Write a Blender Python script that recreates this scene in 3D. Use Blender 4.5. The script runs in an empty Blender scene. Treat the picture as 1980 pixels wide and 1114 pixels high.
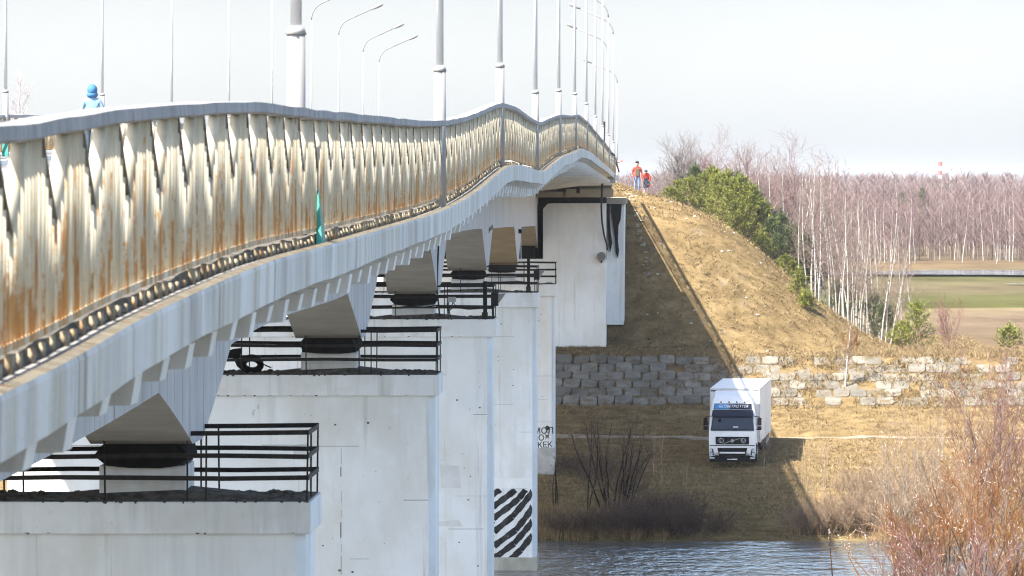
import bpy, math, random
import numpy as np
from mathutils import Vector, Matrix, Quaternion

random.seed(7)
RNG = np.random.default_rng(11)
scene = bpy.context.scene
COL = scene.collection

# ---------------------------------------------------------------- camera model used for measuring the place
F, VX, HY = 10000.0, 1290.0, 350.0      # focal length in photo pixels, vanishing point of the bridge, horizon


def P(x, y, d):
    """world point that lies d metres down the bridge axis on the sight line of photo pixel x, y"""
    return Vector(((x - VX) * d / F, d, (HY - y) * d / F))


def LX(x, d):
    return (x - VX) * d / F


def LZ(y, d):
    return (HY - y) * d / F


# ---------------------------------------------------------------- generic helpers
OFF = {}


def link(o):
    COL.objects.link(o)
    return o


def tag(o, label=None, cat=None, group=None, kind=None):
    if label:
        o['label'] = label
    if cat:
        o['category'] = cat
    if group:
        o['group'] = group
    if kind:
        o['kind'] = kind
    return o


def thing(name, label, cat, loc=(0, 0, 0), group=None):
    o = bpy.data.objects.new(name, None)
    o.empty_display_size = 0.3
    link(o)
    o.location = loc
    OFF[o.name] = Vector(loc)
    return tag(o, label, cat, group)


def off_of(parent):
    if parent is None:
        return Vector((0, 0, 0))
    return OFF.get(parent.name, Vector((0, 0, 0)))


def dup(root, loc, rz=0.0, scale=1.0, label=None, group=None):
    r = root.copy()
    link(r)
    r.location = loc
    r.rotation_euler = (0, 0, rz)
    r.scale = (scale, scale, scale) if not hasattr(scale, '__len__') else scale
    if label:
        r['label'] = label
    if group:
        r['group'] = group
    for ch in list(root.children):
        c = ch.copy()
        link(c)
        c.parent = r
        for g in list(ch.children):
            e = g.copy()
            link(e)
            e.parent = c
    return r


def finish(name, me, mats, parent, smooth=False):
    for m in (mats if isinstance(mats, (list, tuple)) else [mats]):
        me.materials.append(m)
    if smooth:
        me.polygons.foreach_set('use_smooth', [len(p.vertices) <= 4 for p in me.polygons])
    o = bpy.data.objects.new(name, me)
    link(o)
    if parent is not None:
        o.parent = parent
        OFF[o.name] = off_of(parent)
    return o


def mesh_np(name, V, Fa, mats, parent=None, attr=None, smooth=False, mi=None, world=True):
    """fast mesh from numpy verts (N,3) and faces (M,k)"""
    V = np.asarray(V, dtype=np.float64).copy()
    Fa = np.asarray(Fa, dtype=np.int32)
    if world:
        V -= np.array(off_of(parent))
    me = bpy.data.meshes.new(name)
    n, k = Fa.shape
    me.vertices.add(len(V))
    me.vertices.foreach_set('co', V.astype(np.float32).ravel())
    me.loops.add(n * k)
    me.loops.foreach_set('vertex_index', Fa.ravel())
    me.polygons.add(n)
    me.polygons.foreach_set('loop_start', np.arange(0, n * k, k, dtype=np.int32))
    me.polygons.foreach_set('loop_total', np.full(n, k, dtype=np.int32))
    if mi is not None:
        me.polygons.foreach_set('material_index', np.asarray(mi, dtype=np.int32))
    me.update(calc_edges=True)
    if attr:
        for an, av in attr.items():
            a = me.attributes.new(an, 'FLOAT', 'POINT')
            a.data.foreach_set('value', np.asarray(av, dtype=np.float32))
    return finish(name, me, mats, parent, smooth)


BOXF = np.array([[0, 3, 2, 1], [4, 5, 6, 7], [0, 1, 5, 4], [1, 2, 6, 5], [2, 3, 7, 6], [3, 0, 4, 7]])


class MB:
    """collects simple solids and links them as one mesh"""

    def __init__(self):
        self.v, self.f, self.m = [], [], []

    def add(self, vs, fs, m=0):
        b = len(self.v)
        self.v.extend([tuple(p) for p in vs])
        for f in fs:
            self.f.append(tuple(b + i for i in f))
            self.m.append(m)
        return self

    def box(self, x0, x1, y0, y1, z0, z1, m=0):
        return self.add([(x0, y0, z0), (x1, y0, z0), (x1, y1, z0), (x0, y1, z0),
                         (x0, y0, z1), (x1, y0, z1), (x1, y1, z1), (x0, y1, z1)], BOXF.tolist(), m)

    def hexa(self, p8, m=0):
        return self.add(p8, BOXF.tolist(), m)

    def bar(self, a, b, w, h=None, m=0):
        """square bar between two points"""
        a, b = Vector(a), Vector(b)
        h = h or w
        d = (b - a)
        if d.length < 1e-6:
            return self
        d.normalize()
        up = Vector((0, 0, 1)) if abs(d.z) < 0.9 else Vector((0, 1, 0))
        s = d.cross(up).normalized()
        u = s.cross(d).normalized()
        s *= w / 2
        u *= h / 2
        return self.add([a - s - u, a + s - u, b + s - u, b - s - u,
                         a - s + u, a + s + u, b + s + u, b - s + u], BOXF.tolist(), m)

    def tube(self, pts, rad, n=8, m=0, caps=True):
        pts = [Vector(p) for p in pts]
        rad = rad if hasattr(rad, '__len__') else [rad] * len(pts)
        b = len(self.v)
        prev = None
        for i, p in enumerate(pts):
            d = (pts[min(i + 1, len(pts) - 1)] - pts[max(i - 1, 0)]).normalized()
            if prev is None:
                up = Vector((0, 0, 1)) if abs(d.z) < 0.9 else Vector((1, 0, 0))
                s = d.cross(up).normalized()
            else:
                s = (prev - d * prev.dot(d)).normalized()
            prev = s
            u = d.cross(s)
            for k in range(n):
                a = 2 * math.pi * k / n
                self.v.append(tuple(p + (s * math.cos(a) + u * math.sin(a)) * rad[i]))
        for i in range(len(pts) - 1):
            for k in range(n):
                k2 = (k + 1) % n
                self.f.append((b + i * n + k, b + i * n + k2, b + (i + 1) * n + k2, b + (i + 1) * n + k))
                self.m.append(m)
        if caps:
            self.f.append(tuple(b + k for k in reversed(range(n))))
            self.f.append(tuple(b + (len(pts) - 1) * n + k for k in range(n)))
            self.m += [m, m]
        return self

    def prism(self, poly, axis, t0, t1, m=0):
        """extrude a 2-D polygon along an axis: 'y' polygon in xz, 'x' polygon in yz, 'z' polygon in xy"""
        def q(p, t):
            return {'y': (p[0], t, p[1]), 'x': (t, p[0], p[1]), 'z': (p[0], p[1], t)}[axis]
        n = len(poly)
        vs = [q(p, t0) for p in poly] + [q(p, t1) for p in poly]
        fs = [tuple(range(n)), tuple(range(2 * n - 1, n - 1, -1))]
        fs += [(i, i + n, (i + 1) % n + n, (i + 1) % n) for i in range(n)]
        return self.add(vs, fs, m)

    def sweep(self, ring_fn, ts, m=0, caps=True):
        """ring_fn(t) -> closed ring of points; skins the rings"""
        rings = [ring_fn(t) for t in ts]
        n = len(rings[0])
        b = len(self.v)
        for r in rings:
            self.v.extend([tuple(p) for p in r])
        for i in range(len(rings) - 1):
            for k in range(n):
                k2 = (k + 1) % n
                self.f.append((b + i * n + k, b + i * n + k2, b + (i + 1) * n + k2, b + (i + 1) * n + k))
                self.m.append(m)
        if caps:
            self.f.append(tuple(b + k for k in reversed(range(n))))
            self.f.append(tuple(b + (len(rings) - 1) * n + k for k in range(n)))
            self.m += [m, m]
        return self

    def ball(self, c, rx, ry, rz, n=10, m=0, jit=0.0, rng=None):
        b = len(self.v)
        rows = n // 2 + 1
        for i in range(rows + 1):
            th = math.pi * i / rows
            for k in range(n):
                a = 2 * math.pi * k / n
                j = 1 + (rng.uniform(-jit, jit) if rng is not None else 0)
                self.v.append((c[0] + rx * j * math.sin(th) * math.cos(a), c[1] + ry * j * math.sin(th) * math.sin(a),
                               c[2] + rz * j * math.cos(th)))
        for i in range(rows):
            for k in range(n):
                k2 = (k + 1) % n
                self.f.append((b + i * n + k, b + (i + 1) * n + k, b + (i + 1) * n + k2, b + i * n + k2))
                self.m.append(m)
        return self

    def build(self, name, mats, parent=None, smooth=False, bevel=0.0, fix=True):
        import bmesh
        o = off_of(parent)
        me = bpy.data.meshes.new(name)
        me.from_pydata([(x - o.x, y - o.y, z - o.z) for x, y, z in self.v], [], self.f)
        me.polygons.foreach_set('material_index', self.m)
        if fix:
            bm = bmesh.new()
            bm.from_mesh(me)
            if bevel:
                bmesh.ops.remove_doubles(bm, verts=bm.verts, dist=1e-5)
                bmesh.ops.recalc_face_normals(bm, faces=bm.faces)
                es = [e for e in bm.edges if len(e.link_faces) == 2 and e.calc_face_angle(0) > 0.5]
                bmesh.ops.bevel(bm, geom=es, offset=bevel, segments=2, affect='EDGES', profile=0.7)
            bmesh.ops.recalc_face_normals(bm, faces=bm.faces)
            bm.to_mesh(me)
            bm.free()
        me.update()
        return finish(name, me, mats, parent, smooth)


def segs_mesh(name, segs, mats, parent=None, sides=3):
    """segs: array (N,8) p0 p1 r0 r1 -> one mesh of thin tapered rods"""
    S = np.asarray(segs, dtype=np.float64)
    p0, p1, r0, r1 = S[:, 0:3], S[:, 3:6], S[:, 6], S[:, 7]
    d = p1 - p0
    d /= np.maximum(np.linalg.norm(d, axis=1, keepdims=True), 1e-9)
    up = np.where(np.abs(d[:, 2:3]) < 0.9, np.array([[0, 0, 1.0]]), np.array([[1.0, 0, 0]]))
    s = np.cross(d, up)
    s /= np.linalg.norm(s, axis=1, keepdims=True)
    u = np.cross(d, s)
    n = len(S)
    V = np.zeros((n, 2 * sides, 3))
    for k in range(sides):
        a = 2 * math.pi * k / sides
        w = s * math.cos(a) + u * math.sin(a)
        V[:, k] = p0 + w * r0[:, None]
        V[:, k + sides] = p1 + w * r1[:, None]
    base = (np.arange(n) * 2 * sides)[:, None, None]
    q = np.array([[k, (k + 1) % sides, (k + 1) % sides + sides, k + sides] for k in range(sides)])
    Fa = (base + q[None]).reshape(-1, 4)
    return mesh_np(name, V.reshape(-1, 3), Fa, mats, parent)


def boxes_np(C0, C1):
    """axis aligned boxes from lower corners C0 (N,3) and upper corners C1 (N,3)"""
    n = len(C0)
    V = np.zeros((n, 8, 3))
    sel = [(0, 0, 0), (1, 0, 0), (1, 1, 0), (0, 1, 0), (0, 0, 1), (1, 0, 1), (1, 1, 1), (0, 1, 1)]
    for i, (a, b, c) in enumerate(sel):
        V[:, i, 0] = np.where(a, C1[:, 0], C0[:, 0])
        V[:, i, 1] = np.where(b, C1[:, 1], C0[:, 1])
        V[:, i, 2] = np.where(c, C1[:, 2], C0[:, 2])
    Fa = ((np.arange(n) * 8)[:, None, None] + BOXF[None]).reshape(-1, 4)
    return V, Fa


# value noise
def _hash(ix, iy, seed):
    h = (ix.astype(np.int64) * 374761393 + iy.astype(np.int64) * 668265263 + seed * 974711) & 0x7fffffff
    h = ((h ^ (h >> 13)) * 1274126177) & 0x7fffffff
    h = h ^ (h >> 16)
    return (h % 100003) / 100003.0


def vnoise(x, y, seed=0):
    x = np.asarray(x, float)
    y = np.asarray(y, float)
    ix, iy = np.floor(x), np.floor(y)
    fx, fy = x - ix, y - iy
    fx = fx * fx * (3 - 2 * fx)
    fy = fy * fy * (3 - 2 * fy)
    a = _hash(ix, iy, seed)
    b = _hash(ix + 1, iy, seed)
    c = _hash(ix, iy + 1, seed)
    d = _hash(ix + 1, iy + 1, seed)
    return (a * (1 - fx) + b * fx) * (1 - fy) + (c * (1 - fx) + d * fx) * fy - 0.5


def fbm(x, y, seed=0, oct=4):
    s, a = 0, 1.0
    for i in range(oct):
        s = s + a * vnoise(np.asarray(x) * 2 ** i, np.asarray(y) * 2 ** i, seed + i)
        a *= 0.5
    return s


# ---------------------------------------------------------------- materials
def new_mat(name):
    m = bpy.data.materials.new(name)
    m.use_nodes = True
    nt = m.node_tree
    b = nt.nodes['Principled BSDF']
    b.inputs['Specular IOR Level'].default_value = 0.2
    return m, nt, b


def ramp_node(nt, fac, stops):
    r = nt.nodes.new('ShaderNodeValToRGB')
    e = r.color_ramp.elements
    while len(e) < len(stops):
        e.new(0.5)
    for i, (p, c) in enumerate(stops):
        e[i].position = p
        e[i].color = (*c, 1) if len(c) == 3 else c
    nt.links.new(fac, r.inputs['Fac'])
    return r.outputs['Color']


def coords(nt, stretch=(1, 1, 1), src='pos'):
    if src == 'pos':
        g = nt.nodes.new('ShaderNodeNewGeometry').outputs['Position']
    else:
        g = nt.nodes.new('ShaderNodeTexCoord').outputs['Object']
    mp = nt.nodes.new('ShaderNodeMapping')
    mp.inputs['Scale'].default_value = stretch
    nt.links.new(g, mp.inputs['Vector'])
    return mp.outputs['Vector']


def noise_fac(nt, scale, stretch=(1, 1, 1), detail=5, rough=0.6, src='pos', dist=0.0):
    n = nt.nodes.new('ShaderNodeTexNoise')
    n.inputs['Scale'].default_value = scale
    n.inputs['Detail'].default_value = detail
    n.inputs['Roughness'].default_value = rough
    n.inputs['Distortion'].default_value = dist
    nt.links.new(coords(nt, stretch, src), n.inputs['Vector'])
    return n.outputs['Fac']


def mixc(nt, fac, a, b):
    mx = nt.nodes.new('ShaderNodeMix')
    mx.data_type = 'RGBA'
    for sock, val in ((mx.inputs[6], a), (mx.inputs[7], b)):
        if isinstance(val, (tuple, list)):
            sock.default_value = (*val, 1)
        else:
            nt.links.new(val, sock)
    if isinstance(fac, (int, float)):
        mx.inputs[0].default_value = fac
    else:
        nt.links.new(fac, mx.inputs[0])
    return mx.outputs[2]


def mathn(nt, op, a, b=None, c=None):
    n = nt.nodes.new('ShaderNodeMath')
    n.operation = op
    for i, v in enumerate((a, b, c)):
        if v is None:
            continue
        if isinstance(v, (int, float)):
            n.inputs[i].default_value = v
        else:
            nt.links.new(v, n.inputs[i])
    return n.outputs[0]


def noisemat(name, c1, c2, scale=2.0, stretch=(1, 1, 1), lo=0.35, hi=0.65, rough=0.85, bump=0.0, bscale=20.0,
             over=(), src='pos', metallic=0.0, detail=6, island=0.0, spec=0.3):
    """two-tone noise with optional overlays (colour, scale, stretch, lo, hi)"""
    m, nt, b = new_mat(name)
    col = ramp_node(nt, noise_fac(nt, scale, stretch, detail, src=src), [(lo, c1), (hi, c2)])
    for (oc, os_, ost, l, h) in over:
        f = ramp_node(nt, noise_fac(nt, os_, ost, 6, 0.65, src=src), [(l, (0, 0, 0)), (h, (1, 1, 1))])
        col = mixc(nt, f, col, oc)
    if island:
        g = nt.nodes.new('ShaderNodeNewGeometry')
        v = mathn(nt, 'MULTIPLY_ADD', g.outputs['Random Per Island'], 2 * island, 1 - island)
        hv = nt.nodes.new('ShaderNodeHueSaturation')
        nt.links.new(v, hv.inputs['Value'])
        nt.links.new(col, hv.inputs['Color'])
        col = hv.outputs['Color']
    nt.links.new(col, b.inputs['Base Color'])
    b.inputs['Roughness'].default_value = rough
    b.inputs['Metallic'].default_value = metallic
    b.inputs['Specular IOR Level'].default_value = spec
    if bump:
        bp = nt.nodes.new('ShaderNodeBump')
        bp.inputs['Strength'].default_value = bump
        bp.inputs['Distance'].default_value = 0.05
        nt.links.new(noise_fac(nt, bscale, (1, 1, 1), 5, src=src), bp.inputs['Height'])
        nt.links.new(bp.outputs['Normal'], b.inputs['Normal'])
    return m


def plain(name, c, rough=0.5, metallic=0.0, spec=0.4, coat=0.0):
    m, nt, b = new_mat(name)
    # slight procedural unevenness
    f = noise_fac(nt, 9.0, (1, 1, 1), 4, src='obj')
    col = ramp_node(nt, f, [(0.3, tuple(v * 0.88 for v in c)), (0.7, tuple(min(1, v * 1.06) for v in c))])
    nt.links.new(col, b.inputs['Base Color'])
    b.inputs['Roughness'].default_value = rough
    b.inputs['Metallic'].default_value = metallic
    b.inputs['Specular IOR Level'].default_value = spec
    b.inputs['Coat Weight'].default_value = coat
    return m


MAT = {}
MAT['white_concrete'] = noisemat('white_concrete', (.68, .69, .69), (.80, .81, .81), .5, lo=.3, hi=.7, rough=.8, bump=.25, bscale=6,
                                 over=[((.46, .45, .41), 2.4, (1, 1, .09), .50, .78), ((.62, .61, .57), .8, (1, 1, 1), .48, .7), ((.26, .24, .20), 7, (1, 1, .5), .66, .76)])
MAT['pier_stem'] = noisemat('pier_stem', (.70, .72, .72), (.82, .83, .82), .35, lo=.3, hi=.7, rough=.8, bump=.25, bscale=5,
                            over=[((.58, .59, .57), 1.6, (1, 1, .07), .52, .78), ((.66, .65, .61), .5, (1, 1, .6), .46, .66), ((.36, .34, .30), 5, (1, 1, .4), .68, .76), ((.40, .39, .36), 3.2, (1, 1, .035), .60, .76)])
MAT['patch'] = noisemat('mortar_patch', (.58, .58, .56), (.68, .68, .66), 2, rough=.9)
MAT['girder'] = None
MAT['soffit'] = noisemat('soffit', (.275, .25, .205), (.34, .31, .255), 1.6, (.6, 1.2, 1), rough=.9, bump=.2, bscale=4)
MAT['rubber_and_gap_dark'] = noisemat('rubber_and_gap_dark', (.006, .006, .007), (.016, .015, .014), 8, rough=.9)  # black rubber, also the painted darkness inside the abutment
MAT['black_steel'] = noisemat('black_steel', (.010, .009, .009), (.028, .023, .019), 10, rough=.7)
MAT['lamp_grey'] = noisemat('lamp_grey', (.25, .25, .25), (.33, .325, .315), 3, (1, 1, .3), rough=.7, src='obj',
                            over=[((.45, .28, .12), 5, (1, 1, .35), .70, .78)])
MAT['strap'] = noisemat('shaded_strap', (.10, .085, .07), (.20, .17, .14), 3, rough=.85)  # dark tone paints in the shade on one edge of each V
MAT['lamp_arm'] = noisemat('lamp_arm_grey', (.16, .16, .165), (.24, .24, .24), 3, rough=.6, src='obj')
MAT['lamp_pole'] = noisemat('lamp_pole_grey', (.50, .50, .505), (.60, .60, .60), 3, (1, 1, .3), rough=.6, src='obj')
MAT['teal_paint'] = noisemat('teal_paint', (.03, .18, .16), (.05, .30, .24), 4, (1, 1, .4), rough=.6, src='obj',
                             over=[((.02, .05, .09), 3, (1, 1, .3), .55, .7)])
MAT['cream_block'] = noisemat('cream_block', (.18, .15, .10), (.33, .285, .205), 5, rough=.9, bump=.3,
                              over=[((.25, .12, .04), 6, (1, 1, 1), .55, .7)])
MAT['dirt'] = noisemat('dirt', (.05, .047, .042), (.16, .145, .125), 6, rough=1, bump=.8, bscale=25)
MAT['asphalt'] = noisemat('asphalt', (.10, .10, .10), (.17, .165, .16), 2, rough=.95, bump=.3, bscale=60)
MAT['walk'] = noisemat('dusty_walkway', (.18, .175, .165), (.28, .27, .25), 1.5, rough=.95)
MAT['handrail'] = noisemat('handrail', (.21, .21, .22), (.34, .34, .34), 1.5, (1, 3, 1), rough=.8,
                           over=[((.20, .12, .07), 4, (1, 2.5, 1), .58, .72)], bump=.3, bscale=15)
MAT['edge_beam'] = noisemat('edge_beam', (.50, .50, .48), (.64, .64, .61), .8, (1, 1, .3), rough=.85, bump=.3, bscale=10,
                            over=[((.40, .37, .28), 2.2, (1, 1, .05), .48, .70), ((.20, .175, .13), 3.5, (1, 1, .06), .58, .72), ((.33, .32, .30), .9, (1, 1, .3), .55, .7)])


def rust_mat():
    m, nt, b = new_mat('rusty_white_paint')
    at = nt.nodes.new('ShaderNodeAttribute')
    at.attribute_name = 'relh'
    h = at.outputs['Fac']
    paint = ramp_node(nt, noise_fac(nt, 2.5, (1, 1.2, .6), 5), [(.3, (.42, .37, .26)), (.7, (.66, .61, .49))])
    n1 = noise_fac(nt, 2.2, (2, 2.6, .45), 7, .72)
    low = mathn(nt, 'MULTIPLY_ADD', h, -.20, .085)
    gi = nt.nodes.new('ShaderNodeNewGeometry')
    low = mathn(nt, 'ADD', low, mathn(nt, 'MULTIPLY_ADD', gi.outputs['Random Per Island'], .16, -.07))
    spots = noise_fac(nt, 9.0, (1, 1.5, 1), 6, .7)
    f = mathn(nt, 'ADD', mathn(nt, 'ADD', n1, low), mathn(nt, 'MULTIPLY_ADD', spots, .5, -.25))
    fr = ramp_node(nt, f, [(.555, (0, 0, 0)), (.63, (.85, .85, .85))])
    rustc = ramp_node(nt, noise_fac(nt, 7, (1, 2, .5), 5), [(.3, (.22, .085, .015)), (.5, (.42, .20, .045)), (.75, (.50, .31, .11))])
    col = mixc(nt, fr, paint, rustc)
    nt.links.new(col, b.inputs['Base Color'])
    b.inputs['Roughness'].default_value = .8
    return m


MAT['rusty'] = rust_mat()


def girder_mat():
    m, nt, b = new_mat('girder_concrete')
    base = ramp_node(nt, noise_fac(nt, .6, (1, 1, 1), 5), [(.3, (.44, .44, .46)), (.7, (.56, .56, .575))])
    st = ramp_node(nt, noise_fac(nt, 2.0, (1, 1, .08), 6), [(.55, (0, 0, 0)), (.8, (.8, .8, .8))])
    col = mixc(nt, st, base, (.33, .32, .31))
    g = nt.nodes.new('ShaderNodeNewGeometry')
    sx = nt.nodes.new('ShaderNodeSeparateXYZ')
    nt.links.new(g.outputs['Position'], sx.inputs[0])
    w = noise_fac(nt, .5, (1, 1, 1), 3)
    yy = mathn(nt, 'MULTIPLY_ADD', w, .5, sx.outputs['Y'])
    fr = mathn(nt, 'FRACT', mathn(nt, 'MULTIPLY', yy, 1 / 1.25))
    d = mathn(nt, 'ABSOLUTE', mathn(nt, 'SUBTRACT', fr, .5))
    ln = mathn(nt, 'LESS_THAN', d, .035)
    nb = ramp_node(nt, noise_fac(nt, 1.1, (1, 1, 1), 4), [(.35, (.1, .1, .1)), (.6, (.9, .9, .9))])
    ln = mathn(nt, 'MULTIPLY', ln, nb)
    col = mixc(nt, ln, col, (.2, .19, .19))
    nt.links.new(col, b.inputs['Base Color'])
    b.inputs['Roughness'].default_value = .85
    return m


MAT['girder'] = girder_mat()
# ---------------------------------------------------------------- bridge profile (measured)
XB = -3.14           # outer railing line
XL = -19.16          # far railing line
RAIL = [(0, 240), (100, 227), (190, 211), (330, 200), (440, 197), (480, 198), (600, 212), (700, 222), (800, 232), (850, 232),
        (900, 222), (940, 206), (965, 199), (990, 207), (1015, 224), (1034, 235), (1055, 229), (1078, 222), (1100, 223),
        (1117, 223), (1130, 233), (1150, 256), (1165, 273), (1180, 292), (1192, 306)]
_d = np.array([-10, 5, 15] + [31400.0 / (1290 - x) for x, y in RAIL] + [340, 388, 500, 700, 1000, 4000])
_z = np.array([-.3, -.1, .1] + [(350 - y) * 31400.0 / (1290 - x) / F for x, y in RAIL] + [1.17, .66, -1.0, -4.5, -8.3, -8.6])


def _pchip(x, y):
    h = np.diff(x)
    dl = np.diff(y) / h
    m = np.zeros_like(y)
    m[0], m[-1] = dl[0], dl[-1]
    for i in range(1, len(y) - 1):
        if dl[i - 1] * dl[i] <= 0:
            m[i] = 0
        else:
            w1, w2 = 2 * h[i] + h[i - 1], h[i] + 2 * h[i - 1]
            m[i] = (w1 + w2) / (w1 / dl[i - 1] + w2 / dl[i])

    def f(t):
        t = np.asarray(t, float)
        i = np.clip(np.searchsorted(x, t) - 1, 0, len(x) - 2)
        u = (t - x[i]) / h[i]
        return ((1 + 2 * u) * (1 - u) ** 2 * y[i] + u * (1 - u) ** 2 * h[i] * m[i] + u * u * (3 - 2 * u) * y[i + 1]
                + u * u * (u - 1) * h[i] * m[i + 1])
    return f


rail_z = _pchip(_d, _z)


def base_z(d):
    return rail_z(d) - 1.17


def road_z(d):
    return base_z(d) - 0.05


def smooth_base(d):
    d = np.asarray(d, float)
    return sum(base_z(d + o) for o in (-9, -6, -3, 0, 3, 6, 9)) / 7.0


Y0, Y1 = 6.0, 309.0
PIERS = [dict(y=83, xr=-5.72, top=-5.15, th=.515, sof=-4.24), dict(y=129, xr=-5.70, top=-4.84, th=.52, sof=-3.93),
         dict(y=172, xr=-5.73, top=-4.60, th=.585, sof=-3.77), dict(y=219, xr=-5.45, top=-4.73, th=.63, sof=-3.80),
         dict(y=264, xr=-5.65, top=-5.28, th=.60, sof=-4.30)]
SUPPORTS = [(39.0, -4.5), *[(p['y'] + 1.3, p['sof']) for p in PIERS], (306.5, -3.97)]
XW = -7.65           # outer web of the near box girder
GW = 1.65


def soffit(d):
    z = float(smooth_base(d)) - 3.0
    for (yp, sp) in SUPPORTS:
        t = abs(d - yp)
        if t < 6.5:
            mid = float(smooth_base(yp)) - 3.0
            w = 1.0 if t < .9 else (6.5 - t) / 5.6
            z = z * (1 - w) + sp * w if w < 1 else sp
    return z


# ---------------------------------------------------------------- the road bridge
bridge = thing('road_bridge', 'long white concrete road bridge with a wavy deck crossing the river', 'bridge', (-11.1, 6, -1))
ts = list(np.arange(Y0, Y1 - .1, 1.5)) + [Y1]


def deck_ring(t):
    b = float(base_z(t))
    s = float(smooth_base(t))
    return [(-3.02, t, b - .03), (-3.02, t, b - .22), (-7.4, t, b - .42), (-9.5, t, b - .5), (-12.8, t, b - .5), (-14.9, t, b - .42), (-19.28, t, b - .22),
            (-19.28, t, b - .03), (-18.0, t, b - .03), (-17.98, t, b - .17), (-11.15, t, b - .03), (-4.32, t, b - .17), (-4.3, t, b - .03)]


mb = MB().sweep(deck_ring, ts)
deck = mb.build('deck_slab', [MAT['white_concrete'], MAT['walk']], bridge)
deck.data.polygons.foreach_set('material_index', [1 if p.normal.z > .5 else 0 for p in deck.data.polygons])
mb = MB().sweep(lambda t: [(x, t, float(base_z(t)) - .155 + .02 * (1 - abs(x + 11.15) / 6.8) * 6.0) for x in (-17.9, -11.15, -4.4)] +
                [(x, t, float(base_z(t)) - .19) for x in (-4.4, -17.9)], ts)
mb.build('carriageway', [MAT['asphalt']], bridge)

# edge beams: the fascia bands, slightly uneven below
fts = list(np.arange(Y0, Y1 - .3, .6)) + [Y1]
for name, xo, s in (('edge_beam', -3.02, 1), ('edge_beam', -19.28, -1)):
    def ring(t, xo=xo, s=s):
        b = float(base_z(t))
        w = .03 * float(fbm(t * .23, s * 3.0, 5)) + .015 * float(vnoise(t * 1.1, 7.0, 9))
        lo = b - .31 + w
        return [(xo + s * .004, t, b + .0), (xo + s * .075, t, b - .012), (xo + s * .085, t, b - .04), (xo + s * .08 + s * w * .3, t, lo), (xo + s * .004, t, lo - .005)]
    eb = MB().sweep(ring, fts).build(name, [MAT['edge_beam'], MAT['cream_block']], bridge)
    eb.data.polygons.foreach_set('material_index', [1 if p.normal.z > .6 else 0 for p in eb.data.polygons])

# box girders
for xs in ((XW, XW - GW), (-13.0, -13.0 - GW)):
    gts = sorted(set(list(np.arange(Y0, 306.8, 1.5)) + [306.8] + [y + o for y, s in SUPPORTS for o in (-6.5, -.9, .9, 6.5) if Y0 < y + o < 306.8]))
    g = MB()

    def ring(t, xs=xs):
        z0 = soffit(t)
        z1 = float(base_z(t)) - .40
        return [(xs[0], t, z1), (xs[0], t, z0), (xs[1], t, z0), (xs[1], t, z1)]
    g.sweep(ring, gts)
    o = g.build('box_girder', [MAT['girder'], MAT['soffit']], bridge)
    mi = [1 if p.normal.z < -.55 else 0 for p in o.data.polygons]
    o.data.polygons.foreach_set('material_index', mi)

# transverse ribs under the overhang
ys = np.arange(10.0, 303, 1.73)
rest = MB()
for i, y in enumerate(ys):
    b = float(base_z(y))
    hgt = .20 + .03 * math.sin(i * 2.7)
    tmp = MB() if i < 100 else rest
    tmp.prism([(-3.45, b - .235), (-3.45, b - .42), (-3.16, b - .43), (-3.19, b - .39 - hgt), (-5.2, b - .44 - hgt * 1.1), (XW + .01, b - 1.0), (XW + .01, b - .43)], 'y', y, y + .40)
    if i < 100:
        tmp.build('deck_bracket', [MAT['white_concrete']], bridge)
o = rest.build('deck_bracket', [MAT['white_concrete']], bridge)
o['kind'] = 'stuff'

# end cross beam and girder bearings at the abutment
be = float(base_z(303))
mb = MB()
mb.box(-7.62, -3.25, 302.2, 304.3, -.96, be - .36)
mb.box(-5.9, -3.15, 301.9, 302.2, -.93, -.45)
mb.box(-7.62, -6.1, 301.95, 302.2, -.93, -.62)
mb.box(-7.62, -3.2, 301.9, 304.3, -.30, be - .30)
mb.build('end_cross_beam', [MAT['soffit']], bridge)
mb = MB()
for x0, x1, z0, z1 in ((-6.35, -5.95, -.62, -.3), (-6.05, -5.15, -.46, -.34), (-5.3, -5.1, -.72, -.46), (-7.4, -6.3, -.4, -.37)):
    mb.box(x0, x1, 301.86, 301.95, z0, z1)
mb.build('dark_joint', [MAT['rubber_and_gap_dark']], bridge)

# kerb feet and dirt strip under the near railing
fy = np.arange(12, 306, .45)
n = len(fy)
bz = base_z(fy)
jit = RNG.uniform(-.02, .02, n)
C0 = np.stack([np.full(n, XB - .012), fy, bz - .028], 1)
C1 = np.stack([np.full(n, XB + .016) + jit * .5, fy + .10 + jit, bz + .075 + jit], 1)
keep = RNG.random(n) < .93
C0, C1 = C0[keep], C1[keep]
C1[:, 2] -= RNG.uniform(0, .045, keep.sum())
V, Fa = boxes_np(C0, C1)
mesh_np('rail_feet', V.reshape(-1, 3), Fa, [MAT['cream_block']], bridge)['kind'] = 'stuff'
MB().sweep(lambda t: [(XB + .0, t, float(base_z(t)) - .02), (XB - .2, t, float(base_z(t)) - .02), (XB - .2, t, float(base_z(t)) + .05 + .03 * float(vnoise(t * 3, 2., 4))),
                      (XB - .03, t, float(base_z(t)) + .05 + .03 * float(vnoise(t * 3, 5., 4)))], list(np.arange(10, 306, .5))).build('kerb_dirt', [MAT['dirt']], bridge)

# ---------------------------------------------------------------- railings
MOD = 1.79


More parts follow.
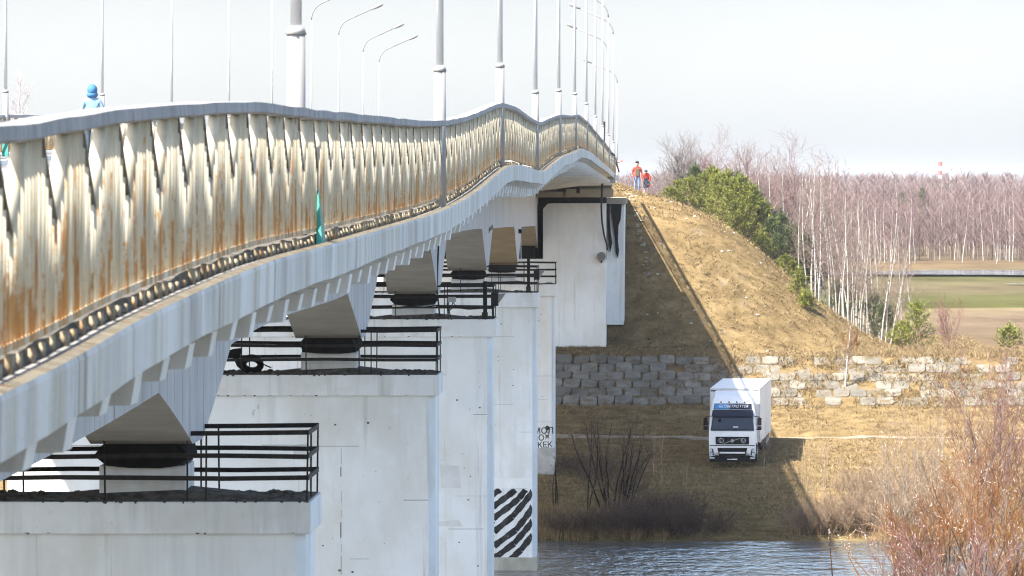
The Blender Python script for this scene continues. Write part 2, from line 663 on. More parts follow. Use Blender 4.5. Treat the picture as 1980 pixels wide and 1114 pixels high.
def panel_np(y0, xr, rng, nb=13, back=True):
    """one railing module: upright pickets whose tops rise to a point under two slanting straps"""
    Vs, Fs, A, MI = [], [], [], []
    nv = 0
    prof = lambda u: np.where(u < .3, 1.0, np.clip(1.0 - (u - .3) * .66, 0, 1))
    t = (np.arange(nb) + .5) / nb
    for row in range(1):
        y = y0 + t * MOD + rng.uniform(-.006, .006, nb) - .01 * row
        top = prof(np.abs(t - .5) * 2) if row == 0 else np.full(nb, 1.0)
        x = xr - (.10 if row else 0) + rng.uniform(-.004, .004, nb)
        dx, wy = (.062, .03) if row == 0 else (.035, .02)
        zb = base_z(y) + .09
        zt = zb + (rail_z(y) - .03 - zb) * top - np.where(top < .995, .05, 0)
        C = np.zeros((nb, 8, 3))
        for k, (sx, sy, tp) in enumerate(((0, 0, 0), (1, 0, 0), (1, 1, 0), (0, 1, 0), (0, 0, 1), (1, 0, 1), (1, 1, 1), (0, 1, 1))):
            C[:, k, 0] = x + (sx - .5) * dx
            C[:, k, 1] = y + (sy - .5) * wy
            C[:, k, 2] = zt if tp else zb
        Vs.append(C.reshape(-1, 3))
        Fs.append(((np.arange(nb) * 8 + nv)[:, None, None] + BOXF[None]).reshape(-1, 4))
        A.append(np.stack([np.zeros(nb)] * 4 + [top] * 4, 1).ravel())
        MI.append(np.full(nb * 6, row, int))
        nv += nb * 8
    if back:
        for sg in (-1, 1):
            pts = []
            for u in (1.02, .3):
                y = y0 + (.5 + sg * u / 2) * MOD
                zb = float(base_z(y)) + .09
                pts.append((y, zb + (float(rail_z(y)) - .05 - zb) * float(prof(np.array(u)))))
            (ya, za), (yb, zb2) = pts
            C = np.array([(xr + sx * .036, (yb if tp else ya) + sy * .022, (zb2 if tp else za)) for sx, sy, tp in
                          ((-1, -1, 0), (1, -1, 0), (1, 1, 0), (-1, 1, 0), (-1, -1, 1), (1, -1, 1), (1, 1, 1), (-1, 1, 1))])
            Vs.append(C)
            Fs.append(BOXF + nv)
            A.append(np.full(8, .9))
            MI.append(np.full(6, 1 if sg > 0 else 0, int))  # far strap carries the painted shade, near strap the railing paint
            nv += 8
    return np.concatenate(Vs), np.concatenate(Fs), np.concatenate(A), np.concatenate(MI)


def handrail(parent, xr):
    def ring(t):
        z = float(rail_z(t)) + .012 * float(vnoise(t * .8, xr, 3))
        return [(xr - .085, t, z), (xr + .085, t, z - .004), (xr + .09, t, z - .075), (xr + .05, t, z - .09), (xr - .05, t, z - .09), (xr - .09, t, z - .075)]
    MB().sweep(ring, list(np.arange(9.0, 318.1, .6))).build('handrail', [MAT['handrail']], parent)


def lower_rail(parent, xr):
    MB().sweep(lambda t: [(xr - .03, t, float(base_z(t)) + .09), (xr + .03, t, float(base_z(t)) + .09), (xr + .03, t, float(base_z(t)) + .13),
                          (xr - .03, t, float(base_z(t)) + .13)], list(np.arange(9.0, 318.1, .6))).build('lower_rail', [MAT['rusty']], parent)


railing = thing('bridge_railing', 'wavy rusty white picket railing on the near edge of the bridge deck', 'railing', (XB, 12, -1), 'railings along the bridge')
handrail(railing, XB)
lower_rail(railing, XB)
rp = np.random.default_rng(3)
rest = [[], [], [], 0, []]
mods = np.arange(12.0, 316, MOD)
for i, y in enumerate(mods):
    V, Fa, A, MI = panel_np(y, XB, rp)
    if 3 <= i < 103:
        mesh_np('picket_panel', V, Fa, [MAT['rusty'], MAT['strap']], railing, {'relh': A}, mi=MI)
    else:
        rest[0].append(V)
        rest[1].append(Fa + rest[3])
        rest[2].append(A)
        rest[4].append(MI)
        rest[3] += len(V)
o = mesh_np('picket_panel', np.concatenate(rest[0]), np.concatenate(rest[1]), [MAT['rusty'], MAT['strap']], railing, {'relh': np.concatenate(rest[2])}, mi=np.concatenate(rest[4]))
o['kind'] = 'stuff'
railing2 = thing('bridge_railing', 'far edge railing of the bridge deck, seen through the gaps of the near one', 'railing', (XL, 12, -1), 'railings along the bridge')
handrail(railing2, XL)
lower_rail(railing2, XL)
Vs, Fs, As, nv = [], [], [], 0
for y in np.arange(60.0, 316, MOD):
    V, Fa, A, MI = panel_np(y, XL, rp, 9, back=False)
    Vs.append(V)
    Fs.append(Fa + nv)
    As.append(A)
    nv += len(V)
mesh_np('picket_panel', np.concatenate(Vs), np.concatenate(Fs), [MAT['rusty']], railing2, {'relh': np.concatenate(As)})['kind'] = 'stuff'

# ---------------------------------------------------------------- street lamps


def make_lamp():
    t = thing('street_lamp', 'x', 'street lamp', (0, 0, 0), 'street lamps along the bridge')
    MB().tube([(0, 0, -.05), (0, 0, 1.85)], [.088, .082], 14).build('lower_tube', [MAT['lamp_grey']], t, True)
    MB().tube([(0, 0, 1.84), (0, 0, 1.91)], [.096, .07], 14).build('collar', [MAT['lamp_grey']], t, True)
    MB().tube([(0, 0, 1.93), (0, 0, 5), (0, 0, 8.1)], [.052, .048, .042], 10).build('pole', [MAT['lamp_pole']], t, True)
    pts = [(0, 0, 8.1)]
    for k in range(1, 7):
        a = k / 6 * math.radians(66)
        pts.append((-(1 - math.cos(a)) * 1.0, 0, 8.1 + math.sin(a) * 1.0))
    pts.append((pts[-1][0] - 1.35, 0, pts[-1][2] + .6))
    MB().tube(pts, .034, 8).build('arm', [MAT['lamp_arm']], t, True)
    e = Vector(pts[-1])
    dr = Vector((-1.35, 0, .6)).normalized()
    h = MB()
    for k in range(1):
        q = [e - dr * .05, e + dr * .12, e + dr * .38, e + dr * .62, e + dr * .7]
        h.tube(q, [.035, .075, .10, .08, .03], 10)
    h.build('lamp_head', [MAT['lamp_arm']], t, True)
    MB().prism([(-.02, -.06), (.19, -.06), (.16, .1), (.035, .5), (0, .5)], 'x', -.085, .085).build('foot_gusset', [MAT['teal_paint']], t)
    return t


lamp0 = make_lamp()
RD = [46, 71.2, 96.8, 122.8, 149.2, 175, 200, 225, 250, 275, 300, 324, 388]
LD = [149, 174.5, 199, 225, 249.5, 277, 300, 324, 342]
NUM = ['first', 'second', 'third', 'fourth', 'fifth', 'sixth', 'seventh', 'eighth', 'ninth', 'tenth', 'eleventh', 'twelfth', 'thirteenth']
for i, d in enumerate(RD):
    x = XB + (-.16 if i == 0 else .012) if d < 310 else XB - .6
    z = float(base_z(d)) if d < 310 else float(road_z(d)) - .2
    lab = f'pale grey street lamp on the near railing, {NUM[i]} from the camera'
    if i == 0:
        lab = 'thickest and closest pale street lamp, standing behind the near railing'
    if d > 320:
        lab = 'street lamp past the bridge end, first on the embankment' if i == 11 else 'farthest street lamp, on the embankment behind the two men in orange'
    if i == 0:
        o = lamp0
        o.location = (x, d, z)
        o['label'] = lab
    else:
        o = dup(lamp0, (x, d, z), 0, 1, lab)
        for c in list(o.children):            # the gusset of the others turns outward with the pole in front of the bars
            if c.name.startswith('foot_gusset'):
                c.scale = (.9, .9, .95)
for i, d in enumerate(LD):
    z = float(base_z(d)) - .03 if d < 310 else float(road_z(d)) - .2
    dup(lamp0, (XL + .1, d, z), math.pi, 1, f'slim street lamp on the far railing, arm over the road, {NUM[i]} from the left')
# the teal foot of the first lamp sticks out in front of the bars
for c in lamp0.children:
    if c.name.startswith('foot_gusset'):
        lamp0_g = c
g = thing('steel_bracket', 'tapered bright green steel plate at the foot of the closest lamp', 'bracket', (XB + .06, 46, float(base_z(46))))
MB().hexa([(XB + .035, 45.75, float(base_z(46)) - .03), (XB + .09, 45.75, float(base_z(46)) - .03), (XB + .09, 46.3, float(base_z(46)) - .03), (XB + .035, 46.3, float(base_z(46)) - .03),
           (XB + .03, 45.95, float(base_z(46)) + .46), (XB + .04, 45.95, float(base_z(46)) + .46), (XB + .04, 46.05, float(base_z(46)) + .46), (XB + .03, 46.05, float(base_z(46)) + .46)]).build('plate', [MAT['teal_paint']], g)
# ---------------------------------------------------------------- piers
def lumpy(mb, x0, x1, y0, y1, z, h, rng, n=40):
    """grit heaped on a ledge: many small uneven stones"""
    for k in range(n):
        x = rng.uniform(x0, x1)
        y = rng.uniform(y0, y1)
        s = rng.uniform(.025, .075)
        mb.ball((x, y, z + s * .1), s * 1.6, s * 1.2, s * h, 6, 0, .25, rng)
    return mb


prng = np.random.default_rng(21)
ZB = [-18.6, -18.6, -18.6, -18.3, -14.6]
WHO = ['closest', 'second closest', 'middle', 'river edge', 'farthest']
EXTRA = ['with a black three-bar guard rail on its cap', 'with a black tyre and torn sheet on its cap', 'with cables and a board on its guard rail',
         'painted with black diagonal stripes above the water', 'with black graffiti low on its face']
pier_objs = []
for i, p in enumerate(PIERS):
    y, xr, top, th = p['y'], p['xr'], p['top'], p['th']
    xl = -22.3 - xr
    yd = y + 2.6
    pr = thing('bridge_pier', f'white concrete wall pier, {WHO[i]}, {EXTRA[i]}', 'pier', ((xr + xl) / 2, y + 1.3, ZB[i]), 'white wall piers under the bridge')
    pier_objs.append(pr)
    MB().box(xl, xr, y, yd, top - th, top).build('cap', [MAT['white_concrete']], pr, bevel=.03)
    st = MB()
    # wall stem with chamfered ends
    a0, a1, b0, b1 = xl + .1, xr - .1, y + .12, yd - .12
    c = .16
    poly = [(a0 + c, b0), (a1 - c, b0), (a1, b0 + c), (a1, b1 - c), (a1 - c, b1), (a0 + c, b1), (a0, b1 - c), (a0, b0 + c)]
    st.prism(poly, 'z', ZB[i], top - th + .004)
    st.build('stem', [MAT['pier_stem']], pr)
    # construction joints: thin dark grooves standing 2 mm proud, broken into uneven lengths
    cr = MB()
    for zz in (top - th - 1.25, top - th - 2.6, top - th - 4.1, top - th - 5.3, top - th - 6.4, top - th - 7.7, top - th - 8.9):
        if zz < ZB[i] + 1:
            continue
        x = a0 + .4
        while x < a1 - .5:
            L = prng.uniform(.4, 1.6)
            if prng.random() < .42:
                w = prng.uniform(.005, .014)
                dz = prng.uniform(-.02, .02)
                cr.box(x, min(x + L, a1 - c), b0 - .003, b0 + .02, zz + dz, zz + dz + w)
            x += L
    for xx in (a1 - 2.35,):
      zz = top - th - 1.3
      while zz > max(ZB[i] + 1, top - th - 8):
          L = prng.uniform(.1, .5)
          if prng.random() < .7:
              cr.box(xx + prng.uniform(-.01, .01), xx + .016, b0 - .003, b0 + .02, zz - L, zz)
          zz -= L + prng.uniform(.03, .2)
    for k in range(34):
        x, z = prng.uniform(a1 - 6, a1 - .4), prng.uniform(top - th - 9, top - th - .6)
        if z > ZB[i] + .5:
            s = prng.uniform(.015, .05)
            cr.box(x, x + s * 1.3, b0 - .003, b0 + .02, z, z + s)
    cr.build('crack_marks', [MAT['dirt']], pr)['kind'] = 'stuff'
    pt = MB()
    for k in range(4):
        x, z = prng.uniform(max(a0 + .3, a1 - 7), a1 - 1.6), prng.uniform(max(ZB[i] + .5, top - th - 9), top - th - 1.2)
        w_, h_ = prng.uniform(.25, 1.1), prng.uniform(.15, .8)
        pt.prism([(x, z), (x + w_, z + prng.uniform(-.05, .05)), (x + w_ * prng.uniform(.8, 1.05), z + h_), (x + prng.uniform(-.05, .1), z + h_ * prng.uniform(.8, 1.1))], 'y', b0 - .0025, b0 + .01)
    pt.build('mortar_patches', [MAT['patch']], pr)['kind'] = 'stuff'
    chips = MB()
    for k in range(26):
        x = prng.uniform(max(xl, xr - 7), xr - .05)
        w_ = prng.uniform(.02, .10)
        zt_ = top + .004 if prng.random() < .7 else top - th + .02
        hh = prng.uniform(.01, .045)
        chips.prism([(x, zt_), (x + w_, zt_), (x + w_ * .7, zt_ - hh), (x + w_ * .25, zt_ - hh * .7)], 'y', y - .004, y + .03)
    chips.build('edge_chips', [MAT['dirt']], pr)['kind'] = 'stuff'
    # bearings
    for gx in (XW, -13.0):
        xc = gx - GW / 2
        pz = p['sof'] - .36
        MB().box(xc - .70, xc + .70, y + .55, y + 2.05, top - .01, pz).build('bearing_plinth', [MAT['white_concrete']], pr, bevel=.02)
        b = MB()
        w = .72
        n = 9
        zm = pz + .14

        def ring(t, xc=xc, zm=zm, pz=pz, s=p['sof']):
            j = lambda q: q * (1 + .10 * math.sin(t * 9.1 + q * 40))
            return [(xc - j(.60), t, pz + .005), (xc - .2, t, pz - .03), (xc + .3, t, pz - .035), (xc + j(.62), t, pz - .0), (xc + j(.71), t, zm), (xc + j(.66), t, s - .07), (xc + .62, t, s - .004), (xc - .62, t, s - .004),
                    (xc - j(.71), t, zm + .03)]
        b.sweep(ring, [y + .40 + k * .23 for k in range(9)])
        b.build('bearing', [MAT['rubber_and_gap_dark']], pr)
    # grit on the cap
    d = MB()
    lumpy(d, xr - 6.5, xr - .12, y + .10, yd - .12, top, .8, prng, 260 if i < 3 else 90)
    d.box(xr - 10.5, xr - .05, y + .05, yd - .05, top - .02, top + .012)
    gx0, gx1 = XW - 2.6, XW + 1.4
    d.hexa([(gx0, y + .2, top - .01), (gx1, y + .2, top - .01), (gx1, y + 1.9, top - .01), (gx0, y + 1.9, top - .01),
            (gx0 + .9, y + .5, top + .10), (gx1 - 1.6, y + .5, top + .16), (gx1 - 1.6, y + 1.5, top + .18), (gx0 + .9, y + 1.5, top + .11)])
    d.build('grit', [MAT['dirt']], pr)['kind'] = 'stuff'
    # guard rail
    g = MB()
    thick = (.075, .078, .06, .06, .055)[i]
    rows = (.38, .73, 1.1)
    for yy in (y + .07, yd - .07):
        for r in rows:
            sag = 0
            x = xr - .04
            n = 8
            prev = None
            for k in range(n + 1):
                q = (x - (x - xl - .04) * k / n, yy, top + r + .012 * math.sin(k * 1.9 + r * 7 + i))
                if prev:
                    g.bar(prev, q, .025, thick)
                prev = q
        for k in range(9):
            px = xr - .07 - k * 1.62
            if px < xl:
                break
            g.bar((px, yy + .03, top - .02), (px + prng.uniform(-.02, .02), yy + .03, top + 1.1), .028)
            if k == 1 and i < 2:
                g.bar((px - .3, yy + .03, top - .02), (px - .3, yy + .03, top + 1.1), .028)
    for xx in (xr - .05, xl + .05):
        for r in rows:
            g.bar((xx, y + .07, top + r), (xx, yd - .07, top + r), .025, thick)
        g.bar((xx - .03, y + 1.2, top), (xx - .03, y + 1.25, top + 1.1), .028)
    g.build('guard_rail', [MAT['black_steel']], pr)

# stripes and white band painted on the pier at the water's edge (3 mm proud sheets of paint)
p4 = PIERS[3]
yf = p4['y'] + .12
white_paint = noisemat('white_paint', (.72, .73, .72), (.82, .82, .80), 2, rough=.7, over=[((.5, .47, .4), 2, (1, 1, .2), .62, .8)])
black_paint = noisemat('black_paint', (.012, .012, .013), (.035, .033, .031), 5, rough=.8, over=[((.42, .41, .38), 5, (1, 1, .5), .66, .72), ((.10, .10, .09), 2, (1, 1, .2), .5, .7)])
z_hi, z_lo = LZ(945, p4['y']), LZ(1092, p4['y'])
mb = MB()
mb.box(-22.3 - p4['xr'] + .3, p4['xr'] - .27, yf - .003, yf + .05, z_hi, LZ(925, p4['y']))
mb.build('paint_band', [white_paint], pier_objs[3])
raw = [[(1155, 700), (1225, 648), (1290, 600)], [(1155, 770), (1250, 700), (1310, 650), (1350, 597)], [(1160, 850), (1270, 760), (1350, 665), (1395, 605)],
       [(1160, 935), (1290, 840), (1350, 765), (1395, 695)], [(1160, 1010), (1280, 920), (1345, 845), (1395, 782)], [(1235, 1035), (1320, 960), (1395, 865)], [(1150, 628), (1200, 596)]]
st = MB()
xmax = p4['xr'] - .27
for rep in range(6):
    for ln in raw:
        pts = [P(580 + (a) / 3.094, 754 + (b) / 3.094, p4['y']) for a, b in ln]
        fine = []
        for a, b in zip(pts[:-1], pts[1:]):
            for k in range(5):
                fine.append(a.lerp(b, k / 5))
        fine.append(pts[-1])
        prev = None
        for k, q in enumerate(fine):
            q = Vector((q.x - rep * 1.72 - (.0 if rep == 0 else .0), 0, q.z))
            if prev is not None:
                dv = Vector((q.x - prev.x, 0, q.z - prev.z)).normalized()
                nn = Vector((-dv.z, 0, dv.x)) * (.128 + .014 * math.sin(k * 1.7 + rep))
                quad = [prev - nn, q - nn, q + nn, prev + nn]
                quad = [(min(v.x, xmax), min(v.z, z_hi)) for v in quad]
                st.add([(a, yf - .005, b) for a, b in quad] + [(a, yf + .01, b) for a, b in quad], [(0, 1, 2, 3), (0, 4, 5, 1), (1, 5, 6, 2), (2, 6, 7, 3), (3, 7, 4, 0)])
            prev = q
st.build('hazard_stripes', [black_paint], pier_objs[3])
foot = noisemat('wet_concrete', (.30, .29, .24), (.46, .44, .37), 1.5, (1, 1, .4), rough=.6)
MB().box(-22.3 - p4['xr'] + .06, p4['xr'] - .06, yf - .05, p4['y'] + 2.54, -18, LZ(1078, p4['y'])).build('footing', [foot], pier_objs[3], bevel=.06)

# graffiti on the land pier
p5 = PIERS[4]
yf5 = p5['y'] + .12


def paint_text(body, size, x, z, yf, parent, mat, name='graffiti', shear=0.0, rot=0.0):
    cu = bpy.data.curves.new(name, 'FONT')
    cu.body = body
    cu.size = size
    cu.extrude = .004
    cu.offset = .012 * size
    cu.shear = shear
    o = bpy.data.objects.new(name, cu)
    link(o)
    bpy.context.view_layer.update()
    me = bpy.data.meshes.new_from_object(o.evaluated_get(bpy.context.evaluated_depsgraph_get()))
    bpy.data.objects.remove(o)
    me.transform(Matrix.Rotation(rot, 4, 'Z'))
    me.transform(Matrix.Translation(Vector((x, yf, z)) - off_of(parent)) @ Matrix.Rotation(math.pi / 2, 4, 'X'))
    return finish(name, me, [mat], parent)


for body, px, py, sz in (('\u041c\u041e\u041b', 1031, 840, .44), ('\u041b\u041e\u0425', 1029, 853, .42), ('\u041a\u0415\u041a', 1039, 866, .40)):
    paint_text(body, sz, LX(px, p5['y']), LZ(py, p5['y']), yf5 - .002, pier_objs[4], black_paint, rot=.05)
fig = MB()
c = P(1058, 828, p5['y'])
fig.ball((c.x, yf5 - .001, c.z), .11, .004, .13, 10)
for a, b in (((0, -.1), (0, -.35)), ((0, -.35), (-.09, -.5)), ((0, -.35), (.09, -.5)), ((-.12, -.2), (.12, -.2))):
    fig.bar((c.x + a[0], yf5 - .001, c.z + a[1]), (c.x + b[0], yf5 - .001, c.z + b[1]), .006, .035)
for a, b in (((-.72, .05), (-.55, .18)), ((-.75, -.1), (-.6, .0)), ((-.7, .16), (-.62, -.02)), ((-.08, -1.02), (.08, -.99))):
    fig.bar((c.x + a[0], yf5 - .001, c.z + a[1]), (c.x + b[0], yf5 - .001, c.z + b[1]), .006, .03)
fig.build('graffiti', [black_paint], pier_objs[4])
grey = noisemat('bare_concrete', (.36, .35, .33), (.50, .49, .46), 3, rough=.9, bump=.4)
MB().box(-22.3 - p5['xr'] + .08, p5['xr'] - .075, p5['y'] + .09, p5['y'] + 2.5, -15.2, LZ(866, p5['y'])).build('footing', [grey], pier_objs[4], bevel=.03)

# things on the pier caps
p2 = PIERS[1]
ty = thing('old_tyre', 'old black tyre lying on the cap of the second closest pier', 'tyre', P(488, 716, 129.6))
c = P(487, 714, 129.6)
mb = MB()
nn_, mm_ = 18, 8
ring = []
b0 = len(mb.v)
for k in range(nn_):
    a = 2 * math.pi * k / nn_
    for j in range(mm_):
        e = 2 * math.pi * j / mm_
        rr = .22 + .085 * math.cos(e)
        q = Vector((rr * math.cos(a), .10 * math.sin(e), rr * math.sin(a)))
        q.rotate(Matrix.Rotation(.7, 3, 'X'))
        mb.v.append((c.x + q.x, c.y + q.y, c.z + q.z + .12))
for k in range(nn_):
    for j in range(mm_):
        mb.f.append((b0 + k * mm_ + j, b0 + (k + 1) % nn_ * mm_ + j, b0 + (k + 1) % nn_ * mm_ + (j + 1) % mm_, b0 + k * mm_ + (j + 1) % mm_))
        mb.m.append(0)
mb.build('tread_ring', [MAT['rubber_and_gap_dark']], ty, True)
ta = thing('torn_sheet', 'ragged black sheet hanging over the guard rail of the second closest pier', 'sheet', P(455, 700, 129.4))
mb = MB()
outl = [(430, 683), (450, 675), (466, 673), (466, 684), (462, 694), (468, 708), (476, 717), (470, 719), (458, 708), (452, 694), (440, 688)]
pts = [P(a, b, 129.35) for a, b in outl]
mb.prism([(q.x, q.z) for q in pts], 'y', 129.33, 129.43)
mb.bar(P(476, 690, 129.4), P(524, 711, 129.4), .03)
mb.build('sheet', [MAT['rubber_and_gap_dark']], ta)


def floodlight(name, label, base, h, yaw, parent_h=0):
    t = thing(name, label, 'floodlight', base, 'floodlights mounted on the piers')
    b = Vector(base)
    MB().bar(b, b + Vector((0, 0, h)), .035).build('post', [MAT['black_steel']], t)
    c = b + Vector((.12, 0, h))
    m = MB()
    m.hexa([(c.x - .16, c.y - .2, c.z - .22), (c.x + .08, c.y - .2, c.z - .22), (c.x + .08, c.y + .2, c.z - .22), (c.x - .16, c.y + .2, c.z - .22),
            (c.x - .16, c.y - .2, c.z + .22), (c.x + .08, c.y - .2, c.z + .22), (c.x + .08, c.y + .2, c.z + .22), (c.x - .16, c.y + .2, c.z + .22)])
    m.build('housing', [MAT['black_steel']], t, bevel=.03)
    g = plain('lamp_shield', (.22, .23, .22), .5)
    MB().hexa([(c.x + .08, c.y - .18, c.z - .15), (c.x + .2, c.y - .2, c.z + .02), (c.x + .2, c.y + .2, c.z + .02), (c.x + .08, c.y + .18, c.z - .15),
               (c.x + .08, c.y - .18, c.z + .18), (c.x + .32, c.y - .2, c.z + .2), (c.x + .32, c.y + .2, c.z + .2), (c.x + .08, c.y + .18, c.z + .18)]).build('shield', [g], t)
    return t


for (i, bx, by0, by1, lx, ly) in ((2, 938, 544, 618, 952, 579), (3, 1022, 500, 565, 1034, 531)):
    p = PIERS[i]
    d = p['y'] + .3
    s = thing('signal_board', f'upright black board edge-on on the cap of the {WHO[i]} pier', 'board', P(bx, by1, d), 'boards on pier caps')
    a, b = P(bx, by1, d), P(bx, by0, d)
    MB().box(a.x - .06, a.x + .06, d - .25, d + .25, a.z - .02, b.z).build('board', [MAT['rubber_and_gap_dark']], s, bevel=.01)
    MB().box(a.x - .10, a.x + .10, d - .28, d - .25, a.z - .02, a.z + .25).build('bracket', [MAT['black_steel']], s)
    q = P(lx, by1, d)
    floodlight('floodlight', f'black floodlight beside the board on the {WHO[i]} pier', q, LZ(ly, d) - q.z, 0)
# cables over the third pier
cb = thing('cable_bundle', 'loose black cables looping along the middle pier guard rail', 'cable', P(870, 590, 172.1))
mb = MB()
pts = [(712, 597), (735, 592), (760, 596), (790, 592), (820, 594), (848, 590), (862, 595), (872, 578), (880, 590), (866, 604), (868, 590), (880, 594), (905, 598), (940, 596), (955, 590)]
mb.tube([P(a, b, 172.05) for a, b in pts], .022, 6)
mb.tube([P(a, b, 172.0) for a, b in ((848, 470), (846, 520), (845, 560), (848, 590), (850, 610))], .03, 6)
mb.tube([P(a, b, 172.0) for a, b in ((868, 612), (866, 590), (870, 580), (876, 586), (868, 600), (872, 614))], .02, 6)
mb.build('cables', [MAT['black_steel']], cb)
q = P(874, 580, 172)
MB().box(q.x - .13, q.x + .13, q.y - .1, q.y + .1, q.z - .07, q.z + .1).build('junction_box', [plain('junction_grey', (.3, .31, .3))], cb)
# small fittings on the girder web
for (x, y, d) in ((943, 445, 222.0), (1006, 447, 266.0)):
    q = P(x, y, d)
    t = thing('floodlight', 'small grey floodlight on a thin rod fixed to the girder' + (' above the river edge pier' if d < 240 else ' above the farthest pier'), 'floodlight', q, 'floodlights mounted on the piers')
    m = MB()
    m.box(q.x - .16, q.x + .08, q.y - .2, q.y + .1, q.z - .12, q.z + .1)
    m.build('housing', [MAT['black_steel']], t, bevel=.02)
    MB().hexa([(q.x + .08, q.y - .2, q.z - .05), (q.x + .26, q.y - .2, q.z + .06), (q.x + .26, q.y, q.z + .06), (q.x + .08, q.y, q.z - .05),
               (q.x + .08, q.y - .2, q.z + .1), (q.x + .22, q.y - .2, q.z + .26), (q.x + .22, q.y, q.z + .26), (q.x + .08, q.y, q.z + .1)]).build('shield', [plain('lamp_shield', (.3, .31, .3))], t)
    MB().bar((q.x + .05, q.y - .05, q.z - 1.6), (q.x + .02, q.y - .05, q.z), .04).build('post', [MAT['white_concrete']], t)

# ---------------------------------------------------------------- abutment at the far end
ab = thing('bridge_abutment', 'tall white end wall of the bridge with a ragged black joint around the girder', 'abutment', (-11.1, 307, -10.5))
wall = MB()
XA = -3.62
wall.box(-7.32, XA, 305, 309.5, -10.6, -1.32)
wall.box(-12.8, -9.4, 305, 309.5, -10.6, -1.32)
wall.box(-18.7, -14.95, 305, 309.5, -10.6, -1.32)
wall.box(-9.4, -7.32, 305.004, 309.5, -10.6, -4.6)
wall.box(-14.95, -12.8, 305.004, 309.5, -10.6, -4.6)
wall.build('front_wall', [MAT['pier_stem']], ab)
MB().box(-18.7, XA, 307.6, 309.4, -4.7, float(base_z(308)) - .52).build('back_wall', [MAT['rubber_and_gap_dark']], ab)  # black colour stands in for the darkness of the girder cavity
# ragged black band along the joint, standing proud of the wall
joint_strip = MB()
rr = np.random.default_rng(4)
inner = [(1003, 475), (1024, 475), (1027, 445), (1034, 410), (1040, 395), (1050, 385), (1090, 381), (1130, 380), (1170, 379), (1200, 379)]
outer = [(1003, 489), (1033, 489), (1037, 448), (1045, 415), (1049, 404), (1058, 394), (1095, 390), (1130, 390), (1155, 384), (1170, 382)]
prev = None
for (a, b), (c, e) in zip(inner, outer):
    c += rr.uniform(-1.5, 1.5)
    e += rr.uniform(-1.2, 1.2)
    cur = (P(a, b, 304.98), P(c, e, 304.98))
    if prev:
        q = [prev[0], cur[0], cur[1], prev[1]]
        joint_strip.add([(v.x, 304.985, v.z) for v in q] + [(v.x, 305.02, v.z) for v in q], [(0, 1, 2, 3), (0, 4, 5, 1), (1, 5, 6, 2), (2, 6, 7, 3), (3, 7, 4, 0), (7, 6, 5, 4)])
    prev = cur
joint_strip.build('joint_band', [MAT['rubber_and_gap_dark']], ab)
for gx in (XW, -13.0):
    MB().box(gx - 1.5, gx - .1, 305.3, 306.6, -4.6, -4.0).build('bearing', [MAT['rubber_and_gap_dark']], ab)
wing = MB()
zz = -8.4
while zz < -1.45:
    h = min(.98, -1.4 - zz)
    wing.box(XA - .3, -2.56, 309.51, 320, zz, zz + h - .022)
    zz += .98
wing.box(XA - .2, -2.6, 309.53, 319.9, -8.6, -1.45)
wing.build('wing_wall', [MAT['pier_stem']], ab)
lip = MB()
lip.box(XA - .3, -2.45, 309.2, 320, -1.38, -1.0)
lip.build('coping', [MAT['soffit']], ab)
bk = thing('torn_sheet', 'black torn strips hanging down the end wall below the deck joint', 'sheet', P(1190, 420, 309))
mb = MB()
for ol in ([(1173, 382), (1180, 382), (1179, 420), (1181, 450), (1184, 470), (1180, 488), (1176, 460), (1174, 420)],
           [(1182, 383), (1203, 383), (1202, 400), (1200, 425), (1196, 436), (1195, 465), (1197, 485), (1195, 499), (1191, 490), (1189, 460), (1185, 430), (1182, 410)]):
    mb.prism([(LX(a, 309.4), LZ(b, 309.4)) for a, b in ol], 'y', 309.30, 309.46)
mb.build('strips', [MAT['rubber_and_gap_dark']], bk)
# lamp box and cable on the wall edge
fl = thing('floodlight', 'round grey floodlight low on the right edge of the end wall', 'floodlight', P(1163, 496, 304.8), 'floodlights mounted on the piers')
c = P(1163, 496, 304.7)
m = MB()
m.tube([(c.x, c.y - .16, c.z), (c.x, c.y + .1, c.z), (c.x, c.y + .28, c.z)], [.26, .27, .2], 14)
m.build('housing', [plain('weathered_steel', (.16, .17, .16), .6)], fl, True)
MB().box(c.x - .05, c.x + .05, c.y + .2, c.y + .31, c.z - .38, c.z + .1).build('bracket', [MAT['black_steel']], fl)
cbl = thing('hanging_cable', 'dark cable running down the end wall from the deck edge', 'cable', P(1168, 400, 304))
MB().tube([P(a, b, d) for a, b, d in ((1168, 330, 301), (1165, 360, 301.5), (1162.5, 400, 304), (1164, 430, 304.6), (1168, 455, 304.7), (1173, 472, 304.8), (1174, 484, 304.8))], .055, 7).build('cable', [MAT['black_steel']], cbl, True)

# hanging work platform gear at the end of the deck
gal = plain('galvanised', (.33, .35, .36), .45, .3)
wp = thing('work_platform', 'tangle of grey steel pipes and hoops hung on the deck edge near the bridge end', 'work platform', P(1172, 330, 288))
D = 288
m = MB()
m.tube([P(1168.5, 235, D), P(1167, 300, D), P(1165, 340, D), P(1163, 395, D)], .06, 7)
m.tube([P(1152, 298, D), P(1152.5, 330, D), P(1153.5, 351, D)], .045, 7)
m.tube([P(1176, 280, D), P(1177, 320, D), P(1176, 351, D)], .045, 7)
m.build('hanging_pipe', [MAT['black_steel']], wp)
m = MB()
hz = []
for k in range(9):
    a = -math.pi / 2 + math.pi * k / 8
    q = P(1157 + 7 * math.cos(a), 314 - 12 * math.sin(a), D)
    hz.append(q)
m.tube(hz, .045, 6)
m.tube([P(1171, 283, D), P(1174, 292, D), P(1181, 296, D), P(1188, 300, D), P(1191, 310, D), P(1193, 320, D), P(1197, 333, D)], .045, 6)
m.build('hoop', [MAT['black_steel']], wp)
m = MB()
a, b = P(1155, 303, D), P(1192, 317, D)
